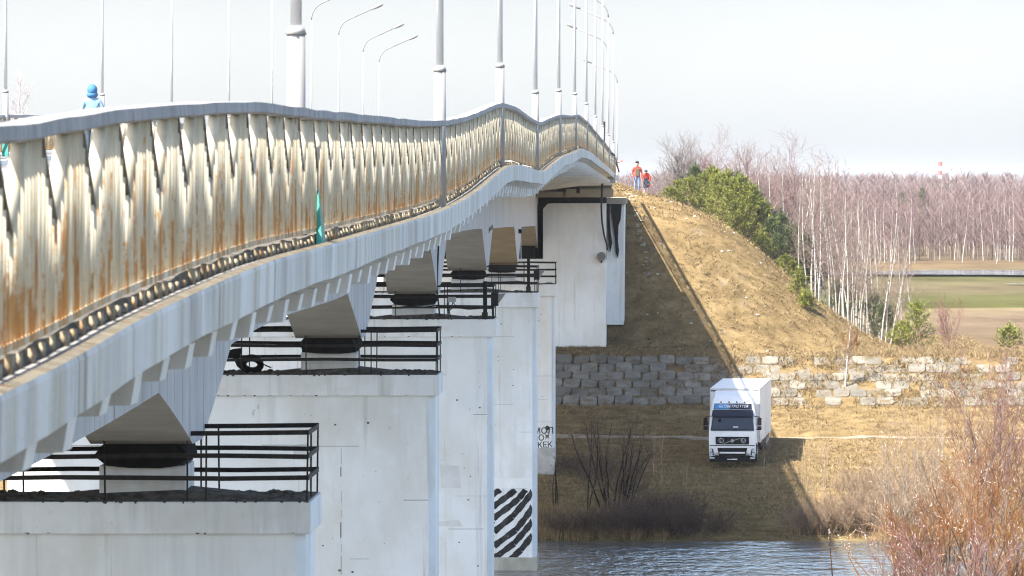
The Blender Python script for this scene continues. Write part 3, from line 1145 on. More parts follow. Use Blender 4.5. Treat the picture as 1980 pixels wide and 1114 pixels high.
m.box(a.x, b.x, D - .5, D + .5, P(0, 317, D).z, P(0, 316, D).z + .02)
for px in (1158, 1170, 1180, 1191):
    for yy in (D - .5, D + .5):
        q = P(px, 317, D)
        m.bar((q.x, yy, q.z), (q.x, yy, q.z + .5), .04)
for yy in (D - .5, D + .5):
    m.bar((a.x, yy, a.z), (b.x, yy, a.z), .045)
    m.bar((a.x, yy, a.z - .2), (b.x, yy, a.z - .2), .035)
m.build('frame', [gal], wp)
q = P(1183, 345, D)
MB().box(q.x - .2, q.x + .2, D - .2, D + .2, q.z - .25, q.z + .22).build('hanging_box', [gal], wp, bevel=.02)
ts_ = thing('road_sign', 'triangular warning sign seen at a slant past the deck edge', 'sign', P(1198, 311, 300))
m = MB()
c = P(1197, 311, 300)
tri = [(-.42, .12), (.28, .0), (-.25, -.2)]
m.prism([(c.x + a, c.z + b) for a, b in tri], 'y', 300, 300.04)
m.build('rim', [plain('sign_red', (.55, .12, .07))], ts_)
m = MB()
m.prism([(c.x + a * .62 - .03, c.z + b * .62 - .01) for a, b in tri], 'y', 299.99, 300.0)
m.build('face', [plain('sign_white', (.8, .76, .68))], ts_)
# ---------------------------------------------------------------- ground
_bp = np.array([-400, 8, 14, 40, 225, 233, 237, 243, 255, 270, 283, 287, 295.4, 301.7, 304, 320, 700, 20000])
_bz = np.array([-1.75, -1.75, -1.9, -19, -19, -17.4, -16.5, -15.75, -15.2, -14.85, -14.2, -14.05, -12.95, -10.3, -10.25, -10.35, -10.4, -10.4])
_dr = np.array([0, 1.5, 3.9, 6, 8, 10.1, 12.2, 14.4, 15.5, 400])
_dp = np.array([0, .45, 1.6, 3.2, 5.1, 6.8, 8.4, 9.5, 12.5, 800])


def ground_z(X, Y, detail=True):
    X = np.asarray(X, float)
    Y = np.asarray(Y, float)
    shift = np.where((Y > 215) & (Y < 262), 1.6 * vnoise(X * .12, X * 0 + 3.3, 31), 0)
    z = np.interp(Y + shift, _bp, _bz)
    st = np.clip((5 - X) / 9, 0, 1)
    z = z + .42 * st * st * (3 - 2 * st) * np.clip((Y - 301.5) / 2.5, 0, 1) * np.clip((330 - Y) / 8, 0, 1)
    a = np.abs(X + 11.15)
    dx = np.maximum(a - 10.35, 0)
    dy = np.maximum(321 - Y, 0)
    r = np.hypot(dx, dy)
    sh = np.clip((a - 7.65) / 2.7, 0, 1)
    sh = sh * sh * (3 - 2 * sh)
    sh2 = np.clip((330 - Y) / 9, 0, 1)
    top = road_z(np.maximum(Y, 320)) - .25 - .85 * np.maximum(sh, sh2)
    wob = 1 + .10 * vnoise(X * .15, Y * .1, 17)
    e = np.where(Y > 300, top - np.interp(r * wob, _dr, _dp), -99)
    k = 1.0
    h = np.clip(.5 + .5 * (e - z) / k, 0, 1)
    zz = z * (1 - h) + e * h + k * h * (1 - h) * .5
    if detail:
        near = (Y > 225) & (Y < 420)
        amp = np.where((Y > 294.5) & (Y < 302.3) & (h < .02), .02, .16)
        zz = zz + np.where(near, amp * fbm(X * .35, Y * .35, 40, 4) + .06 * fbm(X * 1.6, Y * 1.6, 60, 2), .25 * fbm(X * .02, Y * .02, 50, 3) * (Y > 420))
    return zz


def axis(parts):
    out = []
    for a, b, s in parts:
        out += list(np.arange(a, b, s))
    return np.array(sorted(set(np.round(out, 4))))


gxs = axis([(-6000, -1000, 500), (-1000, -200, 80), (-200, -60, 12), (-60, -24, 2), (-24, 34, .45), (34, 80, 2.5), (80, 300, 15), (300, 1000, 70), (1000, 6001, 500)])
gys = axis([(-60, 0, 10), (0, 60, 3), (60, 225, 12), (225, 345, .45), (345, 420, 1.5), (420, 700, 10), (700, 2000, 60), (2000, 4501, 250)])
GX, GY = np.meshgrid(gxs, gys)
GZ = ground_z(GX, GY)
nx, ny = len(gxs), len(gys)
V = np.stack([GX.ravel(), GY.ravel(), GZ.ravel()], 1)
ii = (np.arange(ny - 1)[:, None] * nx + np.arange(nx - 1)[None]).ravel()
Fa = np.stack([ii, ii + 1, ii + nx + 1, ii + nx], 1)


def ground_mat():
    m, nt, b = new_mat('dry_ground')
    g = nt.nodes.new('ShaderNodeNewGeometry')
    sx = nt.nodes.new('ShaderNodeSeparateXYZ')
    nt.links.new(g.outputs['Position'], sx.inputs[0])
    w = noise_fac(nt, .06, (1, 1, 1), 5)
    yy = mathn(nt, 'MULTIPLY_ADD', w, 18.0, sx.outputs['Y'])
    yy = mathn(nt, 'SUBTRACT', yy, 9.0)
    # bank and flats
    straw = ramp_node(nt, noise_fac(nt, 1.1, (.8, 1.0, 1), 9, .72), [(.28, (.062, .043, .023)), (.43, (.122, .087, .043)), (.57, (.182, .131, .065)), (.74, (.26, .197, .108))])
    patch = ramp_node(nt, noise_fac(nt, .22, (1, .7, 1), 5), [(.40, (0, 0, 0)), (.58, (1, 1, 1))])
    green = ramp_node(nt, noise_fac(nt, 1.4, (1, 1, 1), 6), [(.3, (.046, .050, .018)), (.7, (.105, .101, .042))])
    bank = mathn(nt, 'MULTIPLY', ramp_node(nt, mathn(nt, 'MULTIPLY_ADD', yy, 1 / 60., -235 / 60.), [(0, (.620, .620, .620)), (.45, (.265, .265, .265)), (.62, (0, 0, 0))]), patch)
    col = mixc(nt, bank, straw, green)
    bare = ramp_node(nt, noise_fac(nt, .5, (1, .6, 1), 7, .7), [(.60, (0, 0, 0)), (.72, (1, 1, 1))])
    col = mixc(nt, mathn(nt, 'MULTIPLY', bare, .8), col, (.185, .16, .128))
    # fields beyond
    t = mathn(nt, 'MULTIPLY_ADD', yy, 1 / 400., -310 / 400.)
    field = ramp_node(nt, t, [(0, (.126, .090, .054)), (.08, (.132, .099, .066)), (.20, (.138, .105, .075)), (.27, (.156, .126, .078)), (.285, (.069, .072, .027)), (.40, (.078, .078, .035)),
                              (.44, (.099, .084, .051)), (.56, (.099, .087, .048)), (.62, (.072, .072, .030)), (.72, (.120, .099, .057)), (.80, (.138, .099, .060)), (1.0, (.090, .069, .048))])
    fn = ramp_node(nt, noise_fac(nt, .12, (1, .35, 1), 7, .7), [(.3, (.62, .62, .62)), (.7, (1.15, 1.15, 1.15))])
    mx = nt.nodes.new('ShaderNodeMix')
    mx.data_type = 'RGBA'
    mx.blend_type = 'MULTIPLY'
    mx.inputs[0].default_value = 1
    nt.links.new(field, mx.inputs[6])
    nt.links.new(fn, mx.inputs[7])
    isf = ramp_node(nt, mathn(nt, 'MULTIPLY_ADD', yy, 1 / 30., -312 / 30.), [(0, (0, 0, 0)), (.5, (1, 1, 1))])
    # the embankment keeps its straw
    z = sx.outputs['Z']
    low = ramp_node(nt, mathn(nt, 'MULTIPLY_ADD', z, .5, 5.4), [(.25, (1, 1, 1)), (.75, (0, 0, 0))])
    col = mixc(nt, mathn(nt, 'MULTIPLY', isf, low), col, mx.outputs[2])
    nt.links.new(col, b.inputs['Base Color'])
    b.inputs['Roughness'].default_value = 1
    b.inputs['Specular IOR Level'].default_value = 0
    bp = nt.nodes.new('ShaderNodeBump')
    bp.inputs['Strength'].default_value = .6
    bp.inputs['Distance'].default_value = .12
    nt.links.new(noise_fac(nt, 2.6, (1, 1, 1), 6, .7), bp.inputs['Height'])
    nt.links.new(bp.outputs['Normal'], b.inputs['Normal'])
    return m


go = mesh_np('ground', V, Fa, [ground_mat()], None, smooth=True)
tag(go, kind='structure')


def sheet(name, x0, x1, ydef, width, step, mat, lift=.03, wob=.0):
    xs = np.arange(x0, x1 + step, step)
    rows = np.linspace(-.5, .5, 7)
    yc = ydef(xs)
    wd = width * (1 + wob * vnoise(xs * .4, xs * 0, 77))
    X = np.repeat(xs[:, None], 7, 1)
    Y = yc[:, None] + rows[None] * wd[:, None]
    Z = ground_z(X, Y) + lift
    n = len(xs)
    ii = (np.arange(n - 1)[:, None] * 7 + np.arange(6)[None]).ravel()
    o = mesh_np(name, np.stack([X.ravel(), Y.ravel(), Z.ravel()], 1), np.stack([ii, ii + 7, ii + 8, ii + 1], 1), [mat], None, smooth=True)
    tag(o, kind='structure')
    return o


track = noisemat('track_sand', (.17, .13, .085), (.29, .235, .165), 1.2, (.5, 1, 1), rough=1, bump=.3, bscale=8,
                 over=[((.187, .137, .072), 1.5, (.4, 1, 1), .58, .7)])
sheet('dirt_track', -60, 60, lambda x: 284.8 + .5 * vnoise(x * .1, x * 0 + 1, 5), 1.3, .45, track, .02, .5)
tag(MB().sweep(lambda t: [(x, t, float(road_z(t))) for x in (-17.5, -4.6)] + [(x, t, float(road_z(t)) - .2) for x in (-4.6, -17.5)], list(np.arange(309.6, 700, 6))).build('road', [MAT['asphalt']]), kind='structure')


# water
def water_mat(name, scale, strength, col):
    m, nt, b = new_mat(name)
    b.inputs['Base Color'].default_value = (*col, 1)
    b.inputs['Roughness'].default_value = .06
    b.inputs['IOR'].default_value = 1.4
    b.inputs['Specular IOR Level'].default_value = .5
    n1 = noise_fac(nt, scale, (1, .55, 1), 3, .55, dist=.4)
    n2 = noise_fac(nt, scale * .22, (1, .6, 1), 2)
    h = mathn(nt, 'MULTIPLY_ADD', n2, 2.2, n1)
    bp = nt.nodes.new('ShaderNodeBump')
    bp.inputs['Strength'].default_value = strength
    bp.inputs['Distance'].default_value = .13
    nt.links.new(h, bp.inputs['Height'])
    nt.links.new(bp.outputs['Normal'], b.inputs['Normal'])
    return m


wm = water_mat('river_water', 2.6, 1.0, (.075, .085, .095))
V = [(-600, 20, -16.5), (600, 20, -16.5), (600, 239, -16.5), (-600, 239, -16.5)]
tag(mesh_np('river_water', V, [[0, 1, 2, 3]], [wm]), kind='structure')
pm = water_mat('pond_water', .8, 1.0, (.05, .06, .08))
ang = np.linspace(0, 2 * math.pi, 40, endpoint=False)
for cx, cy, rx, ry in ((42, 575, 26, 17), (45, 512, 12, 4)):
    rr_ = 1 + .12 * np.sin(ang * 3 + cx) + .06 * np.sin(ang * 7)
    V = np.stack([cx + rx * rr_ * np.cos(ang), cy + ry * rr_ * np.sin(ang), np.full(40, -10.17)], 1)
    tag(mesh_np('pond_water', V, [list(range(40))], [pm]), kind='structure')

# ---------------------------------------------------------------- stone revetment
rev = noisemat('revetment_block', (.117, .108, .090), (.189, .176, .149), 1.2, rough=.95, bump=.6, bscale=7, island=.22,
               over=[((.117, .086, .045), 1.6, (1, 1, 1), .52, .66), ((.234, .225, .203), 3.0, (1, 1, 1), .64, .74), ((.063, .054, .036), 4, (1, 1, 1), .66, .74)])
rr = np.random.default_rng(9)
mb = MB()
NR = 6
for r in range(NR):
    s0 = r / NR
    x = -70 + (r % 2) * .5
    while x < 62:
        wdt = 1.0 if x > -12 and x < 35 else 1.0
        p_miss = .04 + (.05 if r in (3, 4) else 0) - (.06 if r == 5 else 0) + (.05 if x > 6 else 0)
        x1 = x + wdt
        if rr.random() > p_miss:
            g = .04
            ya, yb = 295.6 + 6.1 * s0 + g, 295.6 + 6.1 * (s0 + 1 / NR) - g
            za = float(np.interp(ya, _bp, _bz))
            zb = float(np.interp(yb, _bp, _bz))
            xm = (x + x1) / 2
            dz = rr.uniform(-.07, .05) + (.13 if x < 2 else .04 - .03 * rr.random())
            til = rr.uniform(-.03, .03)
            tl2 = rr.uniform(-.035, .035)
            yo = rr.uniform(-.06, .06)
            j = lambda: rr.uniform(-.05, .05)
            pt = [(x + g + j(), ya + yo + j(), za + dz + til), (x1 - g + j(), ya + yo + j(), za + dz - til),
                  (x1 - g + j(), yb + yo + j(), zb + dz - til + tl2), (x + g + j(), yb + yo + j(), zb + dz + til + tl2)]
            # rounded slab: an outer ring low and an inner ring high
            c = [sum(q[k] for q in pt) / 4 for k in range(3)]
            ringo = []
            for k in range(4):
                a, b = pt[k], pt[(k + 1) % 4]
                for t in (.12, .5, .88):
                    bow = 1 + (rr.uniform(-.02, .05) if t == .5 else rr.uniform(-.03, .02))
                    ringo.append(tuple(c[i] + (a[i] + (b[i] - a[i]) * t - c[i]) * bow for i in range(3)))
            top = [(q[0] * .97 + c[0] * .03, q[1] * .97 + c[1] * .03, q[2] * .97 + c[2] * .03 + .022) for q in ringo]
            low = [(q[0], q[1] + .05, q[2] - .35) for q in ringo]
            n = 12
            mb.add(low + ringo + top, [(i, (i + 1) % n, n + (i + 1) % n, n + i) for i in range(n)] +
                   [(n + i, n + (i + 1) % n, 2 * n + (i + 1) % n, 2 * n + i) for i in range(n)] + [tuple(range(2 * n, 3 * n))])
        x = x1
rv = mb.build('stone_revetment', [rev], None, fix=False)
tag(rv, 'sloping bank wall of rough grey stone blocks in six rows below the embankment', 'retaining wall')
# rubble at the top of the slope beside the end wall
rub = MB()
for k in range(60):
    t = rr.uniform(0, 1)
    px, py = 1212 + 40 * t + rr.uniform(-6, 6), 372 + 75 * t + rr.uniform(-7, 9)
    d = 322 - 9 * t
    X = LX(px, d)
    z = float(ground_z(X, d))
    s = rr.uniform(.04, .13)
    rub.ball((X, d, z + s * .3), s * 1.4, s, s * .7, 6, 0, .3, rr)
tag(rub.build('rubble', [MAT['cream_block']]), kind='stuff')
lit = MB()
for k in range(26):
    X, Y = rr.uniform(-3, 6), rr.uniform(307, 321)
    s = rr.uniform(.04, .09)
    lit.ball((X, Y, float(ground_z(X, Y)) + s * .3), s * 1.5, s, s * .6, 6, 0, .3, rr)
tag(lit.build('litter', [plain('pale_litter', (.55, .54, .52))]), kind='stuff')

# ---------------------------------------------------------------- dry grass (nobody could count it)


def grass(name, n, region, hgt, mat, seed, blades=4, lean=.6, mask=None, width=.02):
    r = np.random.default_rng(seed)
    x = r.uniform(region[0], region[1], n)
    y = r.uniform(region[2], region[3], n)
    if mask is not None:
        k = mask(x, y, r)
        x, y = x[k], y[k]
    z = ground_z(x, y)
    n = len(x)
    N = n * blades
    bx = np.repeat(x, blades) + r.normal(0, .08, N)
    by = np.repeat(y, blades) + r.normal(0, .08, N)
    bz = np.repeat(z, blades) - .02
    h = hgt * r.uniform(.4, 1.3, N)
    a = r.uniform(0, 2 * math.pi, N)
    ln = lean * r.uniform(.2, 1.4, N)
    tip = np.stack([bx + np.cos(a) * h * ln, by + np.sin(a) * h * ln, bz + h], 1)
    a2 = r.uniform(0, math.pi, N)
    w = width * r.uniform(.6, 1.5, N)
    V = np.zeros((N, 3, 3))
    V[:, 0] = np.stack([bx - np.cos(a2) * w, by - np.sin(a2) * w, bz], 1)
    V[:, 1] = np.stack([bx + np.cos(a2) * w, by + np.sin(a2) * w, bz], 1)
    V[:, 2] = tip
    o = mesh_np(name, V.reshape(-1, 3), np.arange(N * 3).reshape(-1, 3), [mat])
    return tag(o, kind='stuff')


def island_mat(name, stops, rough=1.0, spec=0.0, trans=0.0):
    m, nt, b = new_mat(name)
    g = nt.nodes.new('ShaderNodeNewGeometry')
    col = ramp_node(nt, g.outputs['Random Per Island'], stops)
    nt.links.new(col, b.inputs['Base Color'])
    b.inputs['Roughness'].default_value = rough
    b.inputs['Specular IOR Level'].default_value = spec
    return m


gm = island_mat('dry_grass', [(0, (.09, .06, .03)), (.3, (.18, .13, .07)), (.6, (.25, .185, .10)), (.85, (.32, .25, .15)), (1, (.13, .10, .045))])
gm2 = island_mat('reed_straw', [(0, (.151, .092, .043)), (.4, (.226, .151, .076)), (.8, (.297, .216, .118)), (1, (.162, .118, .054))])
grass('dry_grass', 28000, (-9, 20, 301.6, 345), .14, gm, 1, 4, 1.5, lambda x, y, r: r.uniform(0, 1, len(x)) < .35 + .9 * (fbm(x * .5, y * .5, 3) > -.15), .022)
grass('dry_grass', 30000, (-14, 30, 237.5, 295.5), .17, gm, 2, 4, 1.4, lambda x, y, r: (np.abs(y - 284.8) > .8) & (np.abs(y - 282.2) > .55) & (fbm(x * .4, y * .3, 8) + r.uniform(-.3, .3, len(x)) > -.1), .02)
grass('dry_grass', 16000, (-14, 30, 295.2, 302.4), .20, gm, 5, 5, 1.3, lambda x, y, r: fbm(x * .5, y * .9, 12) + np.clip((x - 2) * .05, -.5, .24) + r.uniform(-.25, .25, len(x)) > .05, .022)
grass('dry_grass', 6000, (10, 32, 301.8, 312), .25, gm, 6, 4, 1.0)
grass('reeds', 2600, (6, 24, 237.0, 246), .8, gm2, 3, 5, .35, lambda x, y, r: fbm(x * .3, y * .3, 22) + r.uniform(-.3, .3, len(x)) > -.05, .014)
grass('reeds', 1500, (-7, 0, 236.8, 244), .55, gm2, 4, 4, .4, None, .012)

# ---------------------------------------------------------------- bare trees, shrubs and pines


def grow(segs, p, d, L, r0, lvl, cfg, rng, keep_trunk=None):
    """recursive branch; appends rows p0 p1 r0 r1; returns nothing"""
    n = cfg['n'][lvl]
    r1 = r0 * cfg['taper'][lvl]
    p = np.array(p, float)
    d = np.array(d, float)
    dest = keep_trunk if (lvl == 0 and keep_trunk is not None) else segs
    pts, dirs, rads = [p.copy()], [d.copy()], [r0]
    for i in range(n):
        d = d + rng.normal(0, cfg['wig'][lvl], 3) + np.array([0, 0, cfg['up'][lvl]])
        d /= np.linalg.norm(d)
        q = p + d * L / n
        ra = r0 + (r1 - r0) * i / n
        rb = r0 + (r1 - r0) * (i + 1) / n
        dest.append((*p, *q, ra, rb))
        p = q
        pts.append(p.copy())
        dirs.append(d.copy())
        rads.append(rb)
    if lvl + 1 >= cfg['lv']:
        return
    k = cfg['kids'][lvl]
    k = max(1, int(round(k * rng.uniform(.8, 1.2))))
    for j in range(k):
        t = cfg['from'][lvl] + (1 - cfg['from'][lvl]) * (j + rng.uniform(.1, .9)) / k
        i = min(int(t * n), n - 1)
        f = t * n - i
        q = pts[i] * (1 - f) + pts[i + 1] * f
        dd = dirs[i + 1]
        a = rng.normal(0, 1, 3)
        a -= dd * a.dot(dd)
        a /= np.linalg.norm(a) + 1e-9
        an = math.radians(cfg['ang'][lvl] * rng.uniform(.7, 1.3))
        nd = dd * math.cos(an) + a * math.sin(an)
        ln = L * cfg['len'][lvl] * rng.uniform(.7, 1.25) * (1.15 - cfg.get('short', .55) * t)
        grow(segs, q, nd, ln, max(rads[i] * cfg['rad'][lvl], cfg['minr']), lvl + 1, cfg, rng)


BIRCH = dict(lv=3, n=[9, 4, 3], taper=[.25, .4, .5], wig=[.035, .10, .14], up=[.03, .06, .05], kids=[30, 9], **{'from': [.25, .15]}, ang=[42, 40], len=[.24, .42], rad=[.38, .55],
             minr=.007, short=.75)
CROWN = dict(lv=4, n=[5, 5, 4, 3], taper=[.4, .4, .5, .6], wig=[.06, .14, .18, .2], up=[.03, .07, .05, .02], kids=[12, 7, 5], **{'from': [.15, .15, .1]}, ang=[42, 40, 42],
             len=[.62, .5, .45], rad=[.55, .55, .6], minr=.007, short=.4)
SHRUB = dict(lv=4, n=[6, 4, 3, 2], taper=[.3, .4, .5, .6], wig=[.08, .14, .18, .2], up=[.04, .05, .04, .03], kids=[12, 7, 4], **{'from': [.15, .15, .1]}, ang=[28, 32, 36],
             len=[.40, .40, .40], rad=[.55, .6, .7], minr=.005, short=.55)

bark = {
    'birch': noisemat('birch_bark', (.32, .305, .285), (.47, .45, .42), 2, (1, 1, 1), rough=.9, src='obj', over=[((.06, .055, .05), 5, (.5, .5, 2.0), .55, .60)]),
    'birch_twig': island_mat('birch_twig', [(0, (.12, .085, .072)), (.5, (.20, .15, .13)), (1, (.32, .27, .24))]),
    'pink_twig': island_mat('pink_twig', [(0, (.115, .076, .073)), (.5, (.185, .127, .124)), (1, (.27, .208, .203))]),
    'grey_bark': island_mat('grey_bark', [(0, (.13, .115, .11)), (1, (.24, .21, .20))]),
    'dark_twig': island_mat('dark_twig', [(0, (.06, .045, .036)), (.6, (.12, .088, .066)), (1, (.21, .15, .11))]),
    'black_bark': island_mat('near_black_bark', [(0, (.012, .010, .008)), (1, (.035, .028, .022))]),  # near-black bark for the bank bush stems
    'red_twig': island_mat('red_twig', [(0, (.10, .036, .016)), (.4, (.215, .082, .026)), (.8, (.265, .135, .052)), (1, (.12, .08, .045))]),
    'rose_twig': island_mat('rose_twig', [(0, (.11, .055, .05)), (.5, (.19, .095, .086)), (1, (.27, .165, .15))]),
    'tan_twig': island_mat('tan_twig', [(0, (.16, .11, .075)), (.5, (.28, .20, .135)), (1, (.40, .31, .23))]),
}
catkin = plain('willow_catkin', (.58, .54, .48), 1, spec=0)


def bare_tree(name, label, cat, h, cfg, r0, trunk_m, twig_m, seed, loc=(0, 0, 0), stems=1, spread=.0, group=None, lean=(0, 0), catk=0, srad=.25, part=('trunk', 'crown')):
    rng = np.random.default_rng(seed)
    t = thing(name, label, cat, loc, group)
    tr, cr, trs = [], [], []
    for s in range(stems):
        tr = []
        trs.append(tr)
        a = rng.uniform(0, 2 * math.pi)
        sp = spread * rng.uniform(.3, 1.2)
        d = np.array([math.cos(a) * sp + lean[0], math.sin(a) * sp + lean[1], 1.0])
        d /= np.linalg.norm(d)
        b = np.array([math.cos(a), math.sin(a), 0]) * srad * rng.uniform(0, 1) * (stems > 1)
        b[2] = -.1
        grow(cr, b, d, h * rng.uniform(.75, 1.05) if stems > 1 else h, r0 * rng.uniform(.7, 1.1), 0, cfg, rng, tr)
    o = np.array(loc)
    for L in (*trs, cr):
        for i, q in enumerate(L):
            L[i] = (q[0] + o[0], q[1] + o[1], q[2] + o[2], q[3] + o[0], q[4] + o[1], q[5] + o[2], q[6], q[7])
    if stems <= 10:
        for L in trs:
            segs_mesh({'stems': 'stem'}.get(part[0], part[0]), L, [trunk_m], t, 5)
    else:
        segs_mesh(part[0], [q for L in trs for q in L], [trunk_m], t, 5)['kind'] = 'stuff'
    segs_mesh(part[1], cr, [twig_m], t, 3)
    if catk:
        c = np.array(cr)
        thin = np.where(c[:, 7] < .008)[0]
        pick = rng.choice(thin, min(catk, len(thin)), replace=False)
        e = c[pick]
        dv = e[:, 3:6] - e[:, 0:3]
        dv /= np.linalg.norm(dv, axis=1, keepdims=True)
        ca = np.concatenate([e[:, 3:6] - dv * .02, e[:, 3:6] + dv * rng.uniform(.05, .15, (len(e), 1)) + rng.normal(0, .02, (len(e), 3)),
                             np.full((len(e), 1), .0095), np.full((len(e), 1), .006)], 1)
        segs_mesh('catkins', ca, [catkin], t, 4)['kind'] = 'stuff'
    return t


def gz(x, y):
    return float(ground_z(x, y))


def place(px, d, sink=.05):
    """world foot on the ground for photo column px at distance d"""
    X = LX(px, d)
    return (X, d, gz(X, d) - sink)


# birches at the foot of the embankment
protos = []
for k, (h, r0) in enumerate(((8.6, .075), (7.6, .06), (9.4, .085), (6.6, .05))):
    protos.append((bare_tree('birch_tree', 'x', 'tree', h, BIRCH, r0, bark['birch'], bark['birch_twig'], 100 + k, part=('trunk', 'crown'), group='bare birches at the foot of the embankment'), h))
spots = [(1632, 321, 8.2), (1640, 323, 7.6), (1622, 326, 7.0), (1650, 327, 8.4), (1664, 331, 7.7), (1676, 326, 6.6), (1690, 335, 8.6), (1704, 322, 6.8), (1712, 322.5, 7.6), (1722, 322, 5.6),
         (1571, 340, 9.4), (1586, 344, 9.0), (1560, 343, 8.2), (1604, 340, 8.8), (1612, 348, 9.4), (1598, 352, 9.6), (1548, 350, 8.4), (1630, 340, 8.5), (1656, 345, 9.2), (1682, 350, 8.8), (1700, 341, 7.9),
         (1576, 333, 8.6), (1583, 336, 7.6), (1642, 333, 7.9), (1668, 338, 7.2), (1732, 330, 6.6), (1742, 340, 7.5), (1762, 352, 7.2), (1500, 362, 9.0), (1520, 366, 9.4), (1484, 370, 8.8), (1537, 372, 9.8), (1660, 360, 9.4), (1618, 331, 6.4), (1647, 330, 6.2)]
rr = np.random.default_rng(5)
used = set()
DESC = {0: ('white birch trunk at the very foot of the grassy slope, left of the leaning pair',), }
for i, (px, d, h) in enumerate(spots):
    pi = i % 4
    po, ph = protos[pi]
    loc = place(px, d)
    if px < 1560:
        lab = 'slim pale birch rising behind the green pines on the slope'
        gr = 'birches behind the pines'
    elif d > 335:
        lab = 'slender white birch standing behind the foremost birches, over the slope edge'
        gr = 'birches over the slope edge'
    elif px > 1695:
        lab = 'white birch leaning right at the slope foot next to the young pine'
        gr = 'leaning birches by the young pine'
    else:
        lab = 'white birch in the front cluster at the foot of the grassy slope'
        gr = 'front cluster of birches'
    s = h / ph
    if pi not in used:
        used.add(pi)
        o = po
        o.location = loc
        o.rotation_euler = (0, 0, 0)
        o.scale = (s, s, s)
        o['label'] = lab
        o['group'] = gr
    else:
        o = dup(po, loc, rr.uniform(0, 6.28), s, lab, gr)
    tilt = rr.normal(0, .03)
    if px > 1695 and d < 335:
        tilt = .16 + rr.normal(0, .08)
    o.rotation_euler = (rr.normal(0, .03), tilt, o.rotation_euler[2])
    if tilt > .05:
        o.rotation_mode = 'ZYX'
# crooked birch on the revetment, small sapling
bare_tree('birch_tree', 'small crooked white birch growing out of the stone blocks', 'tree', 3.7, BIRCH, .075, bark['birch'], bark['tan_twig'], 61, place(1634, 298), lean=(.03, 0))
bare_tree('bush', 'thin rust red twiggy bush behind the crooked birch', 'bush', 1.5, SHRUB, .012, bark['red_twig'], bark['red_twig'], 62, place(1652, 308), 5, .35, part=('stems', 'twigs'))
bare_tree('bush', 'sparse pinkish bush in the field right of the young pine', 'bush', 3.0, SHRUB, .018, bark['rose_twig'], bark['rose_twig'], 63, place(1838, 316), 5, .45, part=('stems', 'twigs'))

# bare grey crowns above the pines
ct = bare_tree('bare_tree', 'dark bare tree standing just right of the two men in orange', 'tree', 4.2, CROWN, .07, bark['grey_bark'], bark['grey_bark'], 71, place(1306, 372), stems=4, spread=.35)
c1 = bare_tree('bare_tree', 'x', 'tree', 5.6, CROWN, .10, bark['grey_bark'], bark['pink_twig'], 72, place(1380, 400), stems=3, spread=.3, group='grey bare crowns above the pines')
c2 = bare_tree('bare_tree', 'x', 'tree', 5.6, CROWN, .10, bark['grey_bark'], bark['pink_twig'], 73, place(1462, 398), stems=3, spread=.4, group='grey bare crowns above the pines')
for o in (c1, c2):
    o['label'] = 'spreading grey pink bare crown rising above the green pines'
for (px, d, ztop, src) in ((1345, 395, 280, c1), (1415, 402, 280, c2), (1500, 405, 300, c1), (1535, 410, 322, c2), (1330, 410, 310, c2), (1480, 425, 310, c2), (1570, 420, 345, c1)):
    loc = place(px, d)
    h = LZ(ztop, d) - loc[2]
    s = h / 7.5
    dup(src, loc, rr.uniform(0, 6.28), (s * 1.3, s * 1.3, s), 'spreading grey pink bare crown rising above the green pines')
c1.location = place(1380, 400)
c1.scale = [(LZ(272, 400) - c1.location[2]) / 7.5] * 3
c2.location = place(1462, 398)
c2.scale = [(LZ(284, 398) - c2.location[2]) / 7.5] * 3

needle = island_mat('pine_needles', [(0, (.035, .055, .012)), (.35, (.115, .135, .022)), (.7, (.20, .21, .036)), (1, (.29, .28, .058))], .6, .3)
needle_dark = island_mat('pine_needles_dark', [(0, (.02, .034, .012)), (.5, (.05, .075, .024)), (1, (.095, .12, .042))], .6, .3)
pine_bark = noisemat('pine_bark', (.12, .085, .06), (.24, .16, .10), 5, rough=.9, src='obj')


